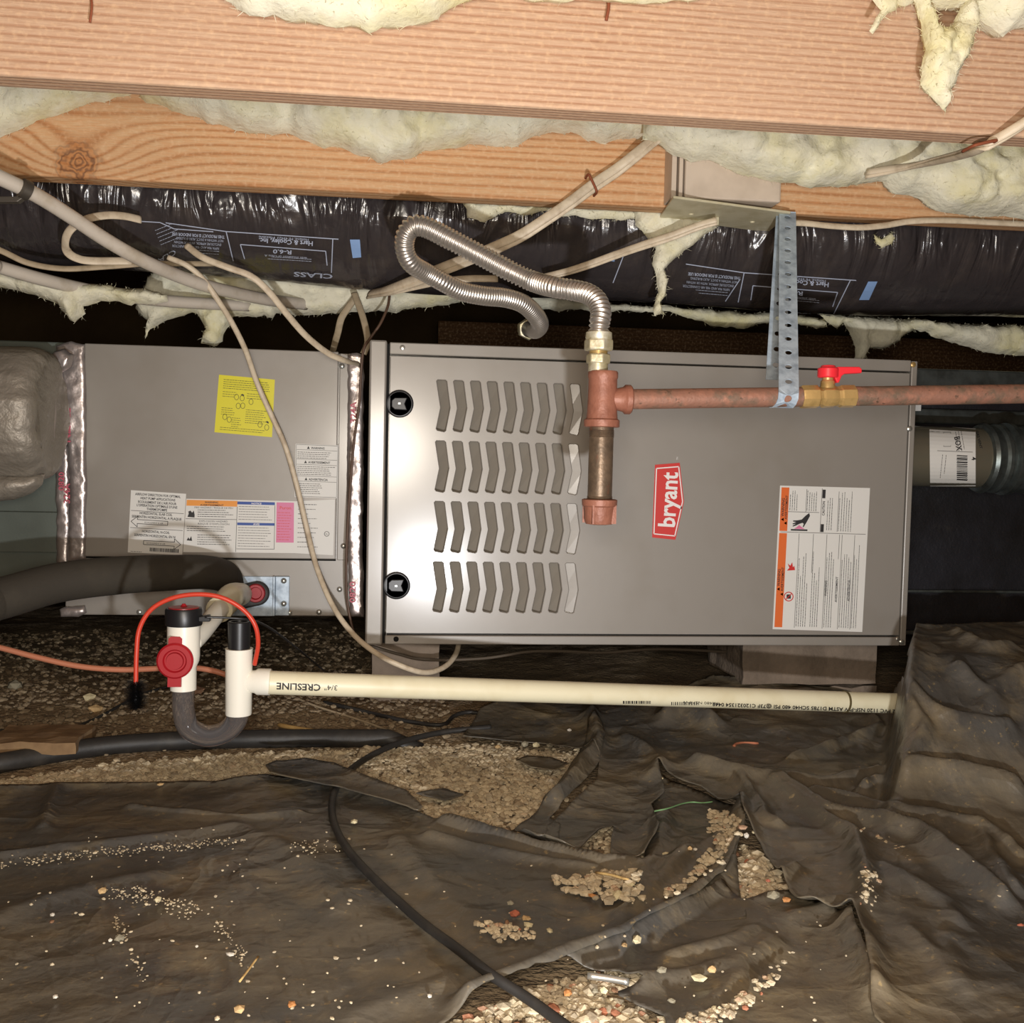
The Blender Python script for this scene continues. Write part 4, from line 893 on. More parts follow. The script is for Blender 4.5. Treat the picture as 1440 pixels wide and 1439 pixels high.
for (u0, u1, v, d) in ((.03, .70, .50, 1), (.28, .96, .83, -1)):
    t0, t1 = (u0, u1) if d == 1 else (u1, u0); k = .12*d
    P = [S(t0, v), S(t0+k, v-.09), S(t0+k*.95, v-.035), S(t1, v-.035), S(t1, v+.03), S(t0+k*.95, v+.03), S(t0+k, v+.085)]
    for i in range(len(P)): pr.line(P[i], P[(i+1) % len(P)], .8, INK)
    pr.text('ECOULEMENT D AIR', *S(min(t0, t1)+(.25 if d == 1 else .06), v+.015), 3.0, INK, aa, 26)
x = .40
while x < .94:
    w = random.choice((.008, .014, .02)); pr.poly(region(ac, x, .905, x+w, .965), INK); x += w+random.choice((.006, .01))
pr.lines(*S(.05, .975), 20, 1, 3, INKG, aa, .8, 21)
pr.build(al)
mc = [(262, 701.5), (415, 705), (414.5, 778), (257.5, 776.5)]
ml = label_plate('safety_label', mc, YP, PAPER, cl); ml['label'] = 'long white safety label with orange, blue and pink fields'
pr = Print(plane_map(YP-.0004)); S = lambda u, v: subdir(mc, u, v); ma = 1.2
pr.poly(region(mc, .005, .02, .47, .13), ORANGE2); pr.poly([S(.47, .03), S(.815, .03), S(.815, .085), S(.47, .085)], BLUE); pr.poly(region(mc, .475, .43, .815, .48), BLUE); pr.poly(region(mc, .83, .03, .99, .80), PINK)
for a, b in (((.47, .13), (.47, .99)), ((.005, .375), (.47, .375)), ((.815, .09), (.815, .93)), ((.475, .93), (.815, .93))): pr.line(S(*a), S(*b), .6, INK)
pr.text('WARNING', *S(.17, .075), 3.6, INK, ma, 19, bold=True); pr.text('AVERTISSEMENT', *S(.13, .128), 3.6, INK, ma, 33, bold=True)
pr.text('NOTICE', *S(.60, .078), 3.4, WHITEI, ma, 14, bold=True); pr.text('AVIS', *S(.62, .472), 3.4, WHITEI, ma, 9, bold=True)
pr.text('FIRE HAZARD / RISQUE DE FEU', *S(.08, .175), 3.4, INK, ma, 54); pr.text('EXPLOSION HAZARD', *S(.13, .43), 3.6, INK, ma, 40); pr.text("RISQUE D'EXPLOSION", *S(.12, .48), 3.6, INK, ma, 44)
pr.text('Puron', *S(.86, .16), 6, REDI, ma, 16, bold=True)
pr.lines(*S(.11, .20), 52, 4, 3.0, INK, ma, .8, 31); pr.lines(*S(.02, .51), 68, 3, 3, INK, ma, .8, 32); pr.lines(*S(.12, .67), 52, 5, 3.2, INK, ma, .8, 33)
pr.lines(*S(.485, .12), 48, 6, 3.6, INKG, ma, .7, 34); pr.lines(*S(.485, .52), 48, 8, 3.7, INKG, ma, .7, 35); pr.lines(*S(.84, .22), 21, 11, 3.8, REDI, ma, .8, 36)
pr.poly([S(.02, .34), S(.03, .28), S(.025, .24), S(.045, .22), S(.06, .26), S(.075, .22), S(.085, .30), (S(.085, .35))], INK); pr.poly([S(.025, .78), S(.04, .72), S(.05, .76), S(.065, .70), S(.075, .79)], INK)
pr.build(ml)
rc_ = [(415, 705), (471, 702.5), (468.5, 781), (413.5, 778)]
rl = label_plate('rating_label', rc_, YP-.0001, PAPER, cl); rl['label'] = 'plain white rating label behind the cable'
pr = Print(plane_map(YP-.0005)); S = lambda u, v: subdir(rc_, u, v)
for k in range(10):
    pr.lines(*S(.08, .06+k*.09), 34 if k % 3 else 44, 1, 3, INKG if k % 2 else INK, .8, .8, 41+k, fill=(.4, .9))
c0 = np.array(S(.82, .62))
for i in range(12):
    t = i/12*6.283; t2 = (i+1)/12*6.283; pr.line(c0+3.4*np.array([math.cos(t), math.sin(t)]), c0+3.4*np.array([math.cos(t2), math.sin(t2)]), .7, INK)
pr.text('UL', c0[0]-2, c0[1]+1.5, 4, INK, 0, 3.6); pr.build(rl)
vc = [(415.6, 624), (476.4, 626.4), (474.3, 701), (414.3, 699)]
vlb = label_plate('caution_label', vc, YP-.0005, PAPER, cl); vlb['label'] = 'white label with three warning headings at the panel corner'
pr = Print(plane_map(YP-.001)); S = lambda u, v: subdir(vc, u, v)
for s, v, w, u in (('WARNING', .09, 19, .36), ('AVERTISSEMENT', .36, 31, .30), ('ADVERTENCIA', .68, 27, .32)):
    pr.text(s, *S(u, v), 4.2, INK, 1.8, w, bold=True); p = np.array(S(u-.06, v)); pr.poly([p+[-2, 0], p+[0, -4], p+[2, 0]], INK)
for v in (.11, .285, .385, .60, .70): pr.line(S(.03, v), S(.97, v), .5, INKG)
pr.lines(*S(.05, .15), 54, 4, 2.7, INKG, 1.8, .8, 61); pr.lines(*S(.05, .42), 54, 5, 2.7, INKG, 1.8, .8, 62); pr.lines(*S(.05, .74), 38, 6, 2.7, INKG, 1.8, .8, 63)
P = region(vc, .02, .015, .98, .985)
for i in range(4): pr.line(P[i], P[(i+1) % 4], .5, INKG)
pr.build(vlb)
# foil tapes on the cabinet (crinkled strips)
def tape(label, poly, Y, parent, seed, step=.004, t=.003, texts=()):
    o = pillow('foil_tape', poly, Y, t, .001, FOIL, parent, step=step, ragged=.0015, nz=.0015, rim=.006, seed=seed); o['label'] = label
    pr = Print(plane_map(Y-t*1.9-.002))
    for (s, x, y, h, w, a) in texts: pr.text(s, x, y, h, TAPEINK, a, w, bold=True)
    if texts: pr.build(o, {'tape_ink': 'tape_print'})
    return o
tape('wide crinkled silver tape strip with pink print', [(80, 486), (100, 480), (119, 484), (121, 560), (122, 700), (121, 786), (96, 790), (98, 720), (96, 640), (84, 560), (78, 520)], YC-.012, cl, 31, texts=(('Nashua', 99, 622, 15, 48, -90), ('324A', 98, 708, 12, 28, -90)))
tape('narrow dull silver tape strip at the cabinet edge', [(74, 520), (82, 505), (92, 560), (97, 640), (99, 740), (96, 800), (80, 802), (79, 700), (76, 600)], YC-.006, cl, 32, texts=(('Nashua', 92, 628, 12, 40, -90), ('UL', 90, 640, 10, 9, -90), ('0820', 90, 690, 11, 26, -90)))
tape('ragged foil tape end low on the cabinet', [(84, 858), (92, 853), (120, 853), (122, 862), (110, 868), (86, 868)], YC-.006, cl, 33)
tape('silver tape strip with red print beside the furnace', [(489, 497), (502, 496), (512, 500), (511, 640), (510, 780), (512, 868), (492, 868), (488, 760), (488, 640)], YC-.006, cl, 34, texts=(('324A', 501, 595, 12, 30, -90), ('0820', 500, 848, 12, 30, -90)))
# drain bracket with rubber boot and red plug
br = MB().box(q(316, 866, YC-.001), q(387, 811, YC-.004)).build('drain_bracket', GALV, cl, bevel=.001)
MB().box(q(387.5, 865, YC-.001), q(407, 811, YC-.008)).build('bracket_flange', GALV, br, bevel=.001)
MB().box(q(384, 865, YC-.002), q(387, 811, YC-.012)).build('bracket_lip', GALV, br, bevel=.0008)
for (a, b) in ((399, 817), (399, 849)): MB().lathe([(0, .005), (.002, .0045), (.004, .002), (.004, 0)], q(a, b, YC-.008), (0, -1, 0), 16).build('screw', ZINC, br, smooth=40)
c1, c2 = q(345, 838, YC-.004), q(362, 834, YC-.004); r = 17*YC/FPX; ob = []
for i in range(28):
    t = i/28*2*math.pi; c = c2 if math.cos(t) > 0 else c1; ob.append(c+np.array([math.cos(t)*r, 0, math.sin(t)*r]))
MB().prism(ob[::-1], (0, -.010, 0)).build('rubber_boot', RUBBER, cl, bevel=.003)
MB().lathe([(0, .0155), (.006, .0155), (.008, .014), (.008, .0105), (.003, .009), (.003, 0)], q(360, 834, YC-.014), (0, -1, 0), 32).build('drain_plug', RED, cl, smooth=40)['label'] = 'round red plug'
# ------------------------------------------------------------------ left plenum and foil duct
pl = thing('supply_plenum', 'grey-green sheet metal plenum left of the coil cabinet', 'plenum', (-.9, 2.0, .18))
MB().box((-1.5, YC+.006, cz0+.02), (cx0-.002, 2.34, cz1+.004)).build('casing', TEAL, pl, bevel=.002)
MB().box((-1.5, YC-.002, q(40, 690)[2]-.10), (q(92, 690)[0], YC+.005, q(40, 720)[2])).build('lower_panel', TEAL, pl, bevel=.001)
fd = thing('foil_wrapped_duct', 'silver foil wrapped insulated duct elbow at the left edge', 'duct', (-.65, 1.66, .35))
axY = 1.69
c = at(0, 580, axY); R_ = .1005
zc_ = c[2]-.002; xe = at(78, 580, 1.70)[0]
b = MB(); xs2 = np.concatenate([np.arange(-1.2, xe-.03, .005), xe-.03+.03*np.sin(np.linspace(0, math.pi/2, 12))]); ths = np.linspace(0, 2*math.pi, 97)[:-1]
XX, TT = np.meshgrid(xs2, ths, indexing='ij'); e_ = np.clip((XX-(xe-.03))/.03, 0, 1); RR = R_*(1-.28*(1-np.sqrt(1-e_**2+1e-9))*.8)+.004*fbm(XX*9, TT*6, 0, 4, 71)
V = np.stack([XX+.004*fbm(TT*4, XX*0, 2, 2, 5), axY-RR*np.cos(TT), zc_+RR*np.sin(TT)], -1).reshape(-1, 3); n, m_ = XX.shape; i = np.arange(n*m_).reshape(n, m_); j = np.roll(i, -1, 1)
b.add(V, np.stack([i[:-1], j[:-1], j[1:], i[1:]], -1).reshape(-1, 4)); b.add([], []); b.f.append(tuple(i[-1])); b.m.append(0)
b.build('duct_wrap', FOILW, fd, smooth=60)
pillow('wrap_tail', [(-60, 668), (10, 666), (63, 668), (60, 682), (45, 695), (20, 703), (-60, 712)], 1.66, .03, .03, FOILW, fd, step=.006, ragged=.001, nz=.003, rim=.03, seed=35)
tape('crumpled foil collar', [(60, 500), (72, 508), (80, 540), (78, 600), (72, 660), (64, 668), (67, 600), (64, 540)], 1.70, fd, 36, t=.01)
tape('crumpled foil knot', [(66, 506), (78, 494), (92, 490), (104, 500), (100, 516), (86, 526), (76, 524)], 1.765, fd, 37, t=.014)
# ------------------------------------------------------------------ right ducts
rd = thing('return_duct', 'dark sheet metal return duct right of the furnace', 'duct', (1.3, 2.0, .14))
rx0 = x1+.012; YR = 1.84
MB().box((rx0, YR, at(1300, 889, YR)[2]), (2.2, 2.4, at(1300, 532, YR)[2])).build('casing', DUCTDK, rd, bevel=.003)
MB().box((rx0, YR-.012, at(1300, 545, YR)[2]), (2.2, YR+.0, at(1300, 519, YR)[2])).build('top_flange', GALVD, rd, bevel=.003)
MB().box((rx0, YR-.010, at(1300, 596, YR)[2]), (2.2, YR-.0005, at(1300, 575, YR)[2])).build('seam_rib', GALVD, rd, bevel=.003)
MB().box((rx0, YR-.008, at(1300, 833, YR)[2]), (2.2, YR-.0005, at(1300, 829, YR)[2])).build('seam_lip', GALVD, rd, bevel=.0015)
MB().box((rx0, YR-.008, at(1300, 892, YR)[2]), (2.2, YR-.0005, at(1300, 886, YR)[2])).build('bottom_flange', GALVD, rd, bevel=.002)
label_plate('paper_tag', [(1286, 560), (1296, 560), (1295, 578), (1286, 578)], YR-.012, PAPER, rd)
vp = thing('vent_pipe', 'round galvanised vent pipe with white paper label and ribbed collar', 'pipe', (1.0, 1.72, .4))
vY = 1.735; v0 = at(1286, 641, vY); v0[0] = x1-.004; v1 = at(1480, 648, vY); vr = 45.5*1.69/FPX; ax = (v1-v0)/np.linalg.norm(v1-v0)
MB().lathe([(0, vr), (.30, vr)], v0, ax, 64).build('pipe', VENT, vp, smooth=60)
l0 = float((at(1383, 641, vY)-v0)@ax)
prof = [(l0-.012, vr), (l0-.010, vr+.006), (l0-.004, vr+.009), (l0+.004, vr+.005), (l0+.012, vr+.004), (l0+.016, vr+.008), (l0+.022, vr+.008), (l0+.026, vr+.004), (l0+.040, vr+.003)]
MB().lathe(prof, v0, ax, 64).build('collar', GALVD, vp, smooth=35)
prof = [(l0+.030, vr+.004), (l0+.034, vr+.011), (l0+.042, vr+.011), (l0+.046, vr+.006), (l0+.085, vr+.007), (l0+.09, vr+.012), (l0+.098, vr+.012), (l0+.102, vr+.006), (l0+.18, vr+.004)]
MB().lathe(prof, v0, ax, 64).build('elbow_section', GALVD, vp, smooth=35)
MB().box(v0+ax*(l0+.045)+np.array([0, -vr-.016, -.02]), v0+ax*(l0+.062)+np.array([0, -vr-.004, .03])).build('clamp_latch', GALVD, vp, bevel=.002)
vs_ = lambda P: np.linalg.norm((P-v0)-((P-v0)@ax)[:, None]*ax, axis=1)-vr
pr = Print(sdf_map(vs_, 1, 1.2)); vcn = [(1312, 600), (1370, 601), (1378, 686), (1311, 684)]
vcn = [(1307, 598.5), (1372, 603), (1372, 684), (1308, 684)]
pr.quadgrid(vcn, PAPER, .0003, 8, 16)
def vtx(s, x, y, h, w, a=97): pr.text(s, x, y, h, INK, a, w, lift=.0008, bold=True)
vtx('BOX', 1342, 615, 11, 20, 80); vtx('4', 1366, 643, 9, 5, 80); vtx('GAS VENT', 1372, 606, 5, 26, 76)
pr.lines(1352, 606, 30, 3, 4, INKG, 80, .8, 81, lift=.0008); pr.lines(1331, 640, 34, 2, 5, INKG, 96, .8, 82, lift=.0008)
y = 640.0
while y < 674: w = random.choice((.8, 1.3, 2)); pr.poly([(1346, y), (1361, y+1), (1360, y+1+w), (1345, y+w)], INK, .0008); y += w+random.choice((.8, 1.2))
for a, b in (((1327, 608), (1327, 628)), ((1337, 608), (1337, 628)), ((1327, 608), (1337, 608)), ((1327, 628), (1337, 628))): pr.line(a, b, .7, INKG, .0008)
pr.line((1318, 634), (1368, 636), .7, INKG, .0008)
pr.build(vp, {'label_paper': 'paper_label'})
# ------------------------------------------------------------------ gas pipe
YG = 1.24; k_ = YG/FPX
gp = thing('gas_pipe', 'rusty iron gas pipe with tee, drip leg and brass shutoff valve', 'pipe', at(845, 560, YG))
up = np.array([0., 0, 1]); tc = at(848, 562, YG); bot = at(848, 735, YG); UPv = at(848, 500, YG)-at(850, 700, YG); UPv = np.array([0, 0, 1.])
def vx(pxx, pyy): return at(pxx, pyy, YG)
cxg = vx(846, 600)[0]
zz = lambda y: vx(846, y)[2]
O = np.array([cxg, YG, 0.])
tee = MB().lathe([(zz(601), 24*k_), (zz(600), 25.5*k_), (zz(591), 25.5*k_), (zz(589), 22.5*k_), (zz(580), 21.5*k_), (zz(545), 20.5*k_), (zz(533), 20.5*k_), (zz(531), 21.5*k_), (zz(524), 21.5*k_), (zz(522), 20*k_)], O, up, 40)
tzz = zz(561)
tee.lathe([(0, 12*k_), (10*k_, 15*k_), (22*k_, 16*k_), (30*k_, 18*k_), (33*k_, 21*k_), (40*k_, 21*k_), (42*k_, 19*k_)], (cxg, YG, tzz), (1, 0, 0), 40)
tee.build('pipe_tee', RUSTT, gp, smooth=40)
MB().lathe([(zz(712), 17.5*k_), (zz(603), 17.5*k_), (zz(600), 17*k_)], O, up, 40).build('pipe_nipple', NIPPLE, gp, smooth=40)
th_ = MB()
for t in range(5): th_.lathe([(zz(607+t*2.1), 17.6*k_), (zz(606+t*2.1), 18.4*k_), (zz(605+t*2.1), 17.6*k_)], O, up, 32)
for t in range(3): th_.lathe([(zz(704-t*2.1), 17.6*k_), (zz(703-t*2.1), 18.4*k_), (zz(702-t*2.1), 17.6*k_)], O, up, 32)
setp(th_.build('pipe_thread', NIPPLE, gp, smooth=40), kind='stuff')
cp = MB().lathe([(zz(738), 12*k_), (zz(737), 19*k_), (zz(732), 21*k_), (zz(713), 22.5*k_), (zz(711), 25*k_), (zz(703), 25.5*k_), (zz(702), 23*k_)], O, up, 40)
for a in range(4):
    an = a*math.pi/2-.6; d_ = np.array([math.cos(an), math.sin(an), 0]); s_ = np.array([-math.sin(an), math.cos(an), 0])*3*k_
    p0 = O+d_*24*k_+np.array([0, 0, zz(736)]); cp.box(*[np.minimum(p0-s_-d_*.003, p0+s_+d_*.0005+[0, 0, .022]), np.maximum(p0-s_-d_*.003, p0+s_+d_*.0005+[0, 0, .022])])
cp.build('pipe_cap', RUSTT, gp, smooth=30)
h0 = np.array([cxg+40*k_, YG, tzz]); h1 = at(1128, 556, YG); h2 = at(1207, 555, YG); h3 = at(1560, 552, YG)
h1[2] = h2[2] = None or (at(1128, 556, YG)[2]); hz = h1[2]
a_ = np.array([h0[0], YG, at(885, 561.5, YG)[2]]); e_ = at(1440, 554, YG); dirp = (e_-a_); 
def hp(x): t = (at(x, 557, YG)[0]-a_[0])/(e_[0]-a_[0]); return a_+dirp*t
pr_ = 14.3*k_
MB().tube([hp(882), hp(1135)], pr_, 32).build('pipe', RUST, gp, smooth=40)
MB().tube([hp(1200), hp(1600)], pr_, 32).build('pipe', RUST, gp, smooth=40)
vo = hp(1126); vd = dirp/np.linalg.norm(dirp); L_ = lambda p: (p)*k_
vb = MB().lathe([(0, L_(13)), (0, L_(16)), (L_(2), L_(17)), (L_(24), L_(17)), (L_(26), L_(14.5)), (L_(30), L_(14)), (L_(33), L_(16.5)), (L_(44), L_(16.5)), (L_(50), L_(16)), (L_(54), L_(14.5)), (L_(58), L_(15)), (L_(60), L_(16.5)), (L_(80), L_(16.5)), (L_(82), L_(14))], vo, vd, 8)
valve = vb.build('valve_body', BRASS, gp, smooth=25)
vcn_ = vo+vd*L_(40)
MB().lathe([(L_(12), L_(11)), (L_(22), L_(10)), (L_(24), L_(8)), (L_(32), L_(8))], vcn_, (0, 0, 1), 24).build('valve_stem', BRASS, valve, smooth=40)
hn = MB().lathe([(L_(27), L_(13)), (L_(28), L_(15)), (L_(41), L_(15)), (L_(42), L_(11)), (L_(45), L_(10)), (L_(46), 0)], vcn_, (0, 0, 1), 28)
hn.prism([vcn_+np.array([L_(a), -L_(8), L_(b)]) for a, b in ((2, 41), (12, 43), (44, 44), (48, 41), (48, 35), (22, 33), (18, 30), (14, 20), (11, 20), (6, 30))], (0, L_(16), 0))
hd = hn.build('valve_handle', REDL, valve, smooth=35, bevel=.001); hd['label'] = 'red lever handle'
# ------------------------------------------------------------------ flexible gas connector
fc = thing('gas_connector', 'corrugated stainless gas connector looping above the furnace', 'hose', vx(842, 480))
hexs = lambda prof, c, m, n, seg=6: MB().lathe(prof, c, (0, 0, 1), seg).build(n, m, fc, smooth=25, bevel=.0012)
cf = np.array([vx(842, 480)[0], YG, 0])
MB().lathe([(zz(523), 14*k_), (zz(508), 14*k_), (zz(507), 13*k_)], cf, up, 32).build('adapter_thread', ZBRASS, fc, smooth=40)
hexs([(zz(512), 15*k_), (zz(511), 17.5*k_), (zz(499), 17.5*k_), (zz(498), 15*k_)], cf, ZBRASS, 'adapter_nut')
MB().lathe([(zz(499), 13*k_), (zz(494), 13*k_)], cf, up, 32).build('adapter_neck', BRASS, fc, smooth=40)
hexs([(zz(494), 19*k_), (zz(492), 21*k_), (zz(479), 21*k_), (zz(477), 19*k_)], cf, ZBRASS, 'flare_nut')
MB().lathe([(zz(478), 18*k_), (zz(476), 19*k_), (zz(468), 18.5*k_), (zz(466), 15*k_)], cf, up, 40).build('nut_collar', ZBRASS, fc, smooth=40)
path = [(842, 470, 1.24), (843, 455, 1.24), (845, 440, 1.245), (840, 424, 1.255), (826, 413, 1.27), (805, 408, 1.285), (780, 404, 1.30), (750, 396, 1.335), (715, 380, 1.345), (670, 356, 1.36), (630, 335, 1.37), (600, 320, 1.38), (582, 318, 1.385), (571, 330, 1.39), (569, 350, 1.40), (578, 370, 1.41), (600, 384, 1.43), (625, 398, 1.44), (650, 410, 1.455), (680, 416, 1.47), (710, 419, 1.49), (735, 427, 1.51), (752, 442, 1.54), (759, 456, 1.57), (753, 464, 1.61), (744, 463, 1.66)]
P = pxpath(path, 40); s = np.concatenate([[0], np.cumsum(np.linalg.norm(np.diff(P, axis=0), axis=1))]); tot = s[-1]
ss = np.arange(0, tot, .00085); Pq = np.stack([np.interp(ss, s, P[:, i]) for i in range(3)], 1)
K = np.interp(ss/tot, [0, .02, .45, .50, .60, .66, .93, .96, 1], [.7, 1, 1, .25, .25, .6, .6, .15, .1])
ph = np.cumsum(np.where(ss/tot < .5, 1/.0052, 1/.0042)*.00085)
rad = np.interp(ss/tot, [0, .45, 1], [.0112, .0124, .0128])+K*.0015*np.cos(ph*2*math.pi)
MB().tube(Pq, rad, 20).build('corrugated_hose', STEEL, fc, smooth=True)
e0 = P[-1]; ed = (P[-1]-P[-6]); ed /= np.linalg.norm(ed)
MB().lathe([(-.002, .010), (0, .016), (.004, .0175), (.012, .0175), (.014, .013), (.022, .013), (.023, .011), (.05, .011)], e0, ed, 6).build('end_nut', ZBRASS, fc, smooth=25)
# ------------------------------------------------------------------ hanger strap
st_ = thing('hanger_strap', 'blue-grey perforated steel strap holding up the gas pipe', 'strap', (.6, 1.4, .5))
def strap(path3, w, holes, name, parent):
    """flat band along path3 in the Y-Z plane with round holes; list of (arc length) hole centres"""
    P = np.asarray(path3); s = np.concatenate([[0], np.cumsum(np.linalg.norm(np.diff(P, axis=0), axis=1))])
    tot = s[-1]; pts = []; edges = []
    def ring(c):
        k = len(pts); r = .0045
        for i in range(14): t = i/14*2*math.pi; pts.append((c+r*math.cos(t), r*math.sin(t)))
        edges.extend([(k+i, k+(i+1) % 14) for i in range(14)])
    N = 60; pts += [(tot*i/N, -w/2) for i in range(N+1)]+[(tot*(N-i)/N, w/2) for i in range(N+1)]
    edges += [(i, (i+1) % (2*N+2)) for i in range(2*N+2)]
    hs = np.arange(.012, tot-.006, holes)
    for c in hs: ring(c)
    vs, _, fs, *_ = delaunay_2d_cdt([Vector(p) for p in pts], edges, [], 1, 1e-7); V = np.array([(v.x, v.y) for v in vs]); tri = []
    for f in fs:
        c = V[list(f)].mean(0)
        if np.min(np.hypot(hs-c[0], c[1])) > .0043: tri.append(tuple(f))
    C = np.stack([np.interp(V[:, 0], s, P[:, i]) for i in range(3)], 1)+np.outer(V[:, 1], [1, 0, 0])
    o = MB().add(C, tri).build(name, GALV, parent); sol = o.modifiers.new('t', 'SOLIDIFY'); sol.thickness = .0011; sol.offset = 0; return o
top = atz(1106, 318, .798); top[1] = 1.50; top = np.array([at(1106, 318, 1.50)[0], 1.50, .7985])
pb = hp(1103); sw = 27.5*1.36/FPX
front = [top+[0, -.002, -.001], np.array([(top[0]*.5+pb[0]*.5), (top[1]+pb[1]-pr_)/2-.002, (top[2]+pb[2])/2]), pb+[0, -pr_-.002, .004]]
front += [pb+np.array([-.0006*i, -(pr_+.0014)*math.cos(t), (pr_+.0014)*math.sin(t)]) for i, t in enumerate(np.linspace(-.15, -math.pi+.2, 12))]
strap(front, sw, .0275*1.02, 'strap_band', st_)
t2 = top+np.array([0.0, .010, -.001]); bk_ = np.array([at(1090, 530, 1.33)[0], 1.33, at(1090, 534, 1.33)[2]])
strap([t2, t2*.5+bk_*.5, bk_], sw, .0275*1.02, 'strap_tail', st_)
MB().box(top+[-sw/2, -.002, -.001], top+[sw/2, .06, .0012]).build('strap_fold', GALV, st_)
# ------------------------------------------------------------------ junction box under joist 2
jb = thing('junction_box', 'beige junction box with pale cover plate fixed under the second joist', 'box', at(1020, 290, 1.5))
p0, p1 = at(943, 278, 1.472), at(1096, 232, 1.472); zb_ = .803
MB().box((at(961, 270, 1.47)[0], 1.462, zb_), (at(1096, 270, 1.47)[0], 1.5115, .90)).build('box_body', BEIGE, jb, bevel=.003)
MB().box((at(944, 270, 1.47)[0], 1.470, zb_), (at(951, 270, 1.47)[0], 1.5115, .90)).build('side_strip', BEIGE, jb, bevel=.001)
MB().box((at(953.5, 270, 1.47)[0], 1.466, zb_), (at(959, 270, 1.47)[0], 1.5115, .90)).build('side_strip', BEIGE, jb, bevel=.001)
zp = .7985; C = [atz(947, 275, zp), atz(1112, 297, zp), atz(1080, 324, zp), atz(928, 303, zp)]
MB().prism(C, (0, 0, -.0035)).build('cover_plate', PLATE, jb, bevel=.0008)
for (a, b) in ((972, 301), (1058, 312)): MB().lathe([(0, .004), (.002, .003), (.002, 0)], atz(a, b, zp-.0035), (0, 0, -1), 14).build('screw', PLATE, jb, smooth=40)
cc = atz(1006, 306, zp-.0035); MB().box(cc-[.006, .006, .012], cc+[.004, .004, 0]).build('cable_connector', PLATE, jb, bevel=.001)
# ------------------------------------------------------------------ cables
def cable(name, label, pts, r, m, cat='cable', flat=None, n=8, seg=10, group=None, twin=0, parent=None):
    P = pxpath(pts, n)
    b = MB().tube(P, r, seg, flat=flat, up=(0.05, -1, .3))
    if twin:
        P2_ = P+np.array([0, .004, twin])+.003*np.stack([fbm(P[:, 0]*9, 0, 0, 2), 0*P[:, 0], fbm(P[:, 0]*9, 4, 0, 2)], 1); b.tube(P2_, r*.9, seg, flat=flat, up=(0.05, -1, .3))
    o = b.build(name, m, parent, smooth=True, center=True)
    return setp(o, label, cat, group) if parent is None else o
pex = cable('water_pipe', 'thick grey plastic water pipe slanting down from the left edge', [(-620, -40, 1.12), (-300, 110, 1.24), (-60, 222, 1.36), (0, 250, 1.39), (50, 274, 1.42), (100, 305, 1.46), (150, 338, 1.50), (200, 366, 1.54), (250, 388, 1.60), (290, 402, 1.64), (335, 413, 1.70), (380, 422, 1.76), (430, 428, 1.82)], .0096, PEX, 'pipe', seg=16)
cb = thing('pipe_clip', 'dark metal clip around the grey water pipe', 'clip', at(25, 272, 1.40)); cpp = at(30, 264, 1.40)
pd = at(50, 274, 1.42)-at(0, 250, 1.39); pd /= np.linalg.norm(pd)
MB().lathe([(0, .0105), (0, .0125), (.010, .0125), (.010, .0105)], cpp, pd, 24).build('clip_band', LEAD, cb, smooth=40)
MB().prism([at(-10, 276, 1.40), at(22, 276, 1.40), at(34, 268, 1.40), at(36, 276, 1.40), at(24, 284, 1.40), at(-10, 284, 1.40)], (0, .012, 0)).build('clip_arm', LEAD, cb, bevel=.001)
cable('water_pipe', 'second plastic water pipe lower down under the duct at left', [(-500, 260, 1.5), (-60, 360, 1.56), (0, 376, 1.60), (60, 393, 1.64), (130, 409, 1.70), (200, 420, 1.74), (270, 426, 1.78), (350, 430, 1.82)], .0095, PEX, 'pipe', seg=16)
cable('electrical_cable', 'flat cream cable loop hanging over the duct at left', [(198, 309, 1.590), (175, 304, 1.575), (148, 303, 1.56), (120, 309, 1.55), (100, 322, 1.55), (92, 338, 1.56), (95, 354, 1.58), (108, 363, 1.59), (130, 367, 1.60), (185, 367, 1.61)], .0062, NM, flat=.4, seg=12)
cable('electrical_cable', 'dusty brown cable sagging along the bottom of the duct at left', [(-400, 300, 1.58), (-50, 335, 1.58), (0, 352, 1.58), (40, 370, 1.59), (90, 378, 1.60), (150, 375, 1.61), (210, 371, 1.62), (300, 371, 1.66)], .0045, NMD, flat=.5)
cable('electrical_cable', 'long cream cable dropping in front of the coil cabinet and looping under the furnace', [(236, 362, 1.62), (262, 373, 1.62), (285, 392, 1.63), (305, 420, 1.64), (325, 452, 1.66), (345, 492, 1.69), (362, 540, 1.72), (382, 585, 1.73), (402, 630, 1.73), (418, 685, 1.735), (432, 745, 1.73), (446, 800, 1.71), (468, 852, 1.68), (495, 890, 1.65), (525, 916, 1.63), (560, 935, 1.62), (597, 946, 1.63), (625, 938, 1.66), (641, 920, 1.70), (646, 900, 1.74)], .0043, NM, flat=.75)
cable('electrical_cable', 'cream cable curving down to the top corner of the furnace', [(262, 345, 1.60), (285, 362, 1.59), (320, 376, 1.59), (352, 388, 1.60), (376, 408, 1.61), (402, 440, 1.63), (430, 472, 1.66), (460, 496, 1.69), (485, 507, 1.71), (504, 512, 1.76)], .0052, NM, flat=.55)
cable('electrical_cable', 'pair of white cables climbing the second joist to the right of the hose', [(930, 186, 1.44), (905, 206, 1.47), (870, 234, 1.492), (833, 259, 1.492), (800, 284, 1.495), (765, 308, 1.50), (730, 330, 1.51), (690, 348, 1.53), (650, 364, 1.56), (610, 380, 1.59), (575, 395, 1.62), (545, 406, 1.66), (520, 412, 1.72)], .0066, NM, flat=.45, twin=-.006, seg=12)
cable('electrical_cable', 'lower white cable passing behind the flexible hose', [(700, 392, 1.62), (660, 392, 1.62), (620, 396, 1.62), (585, 403, 1.64), (550, 411, 1.67), (530, 414, 1.70)], .0058, NM, flat=.5)
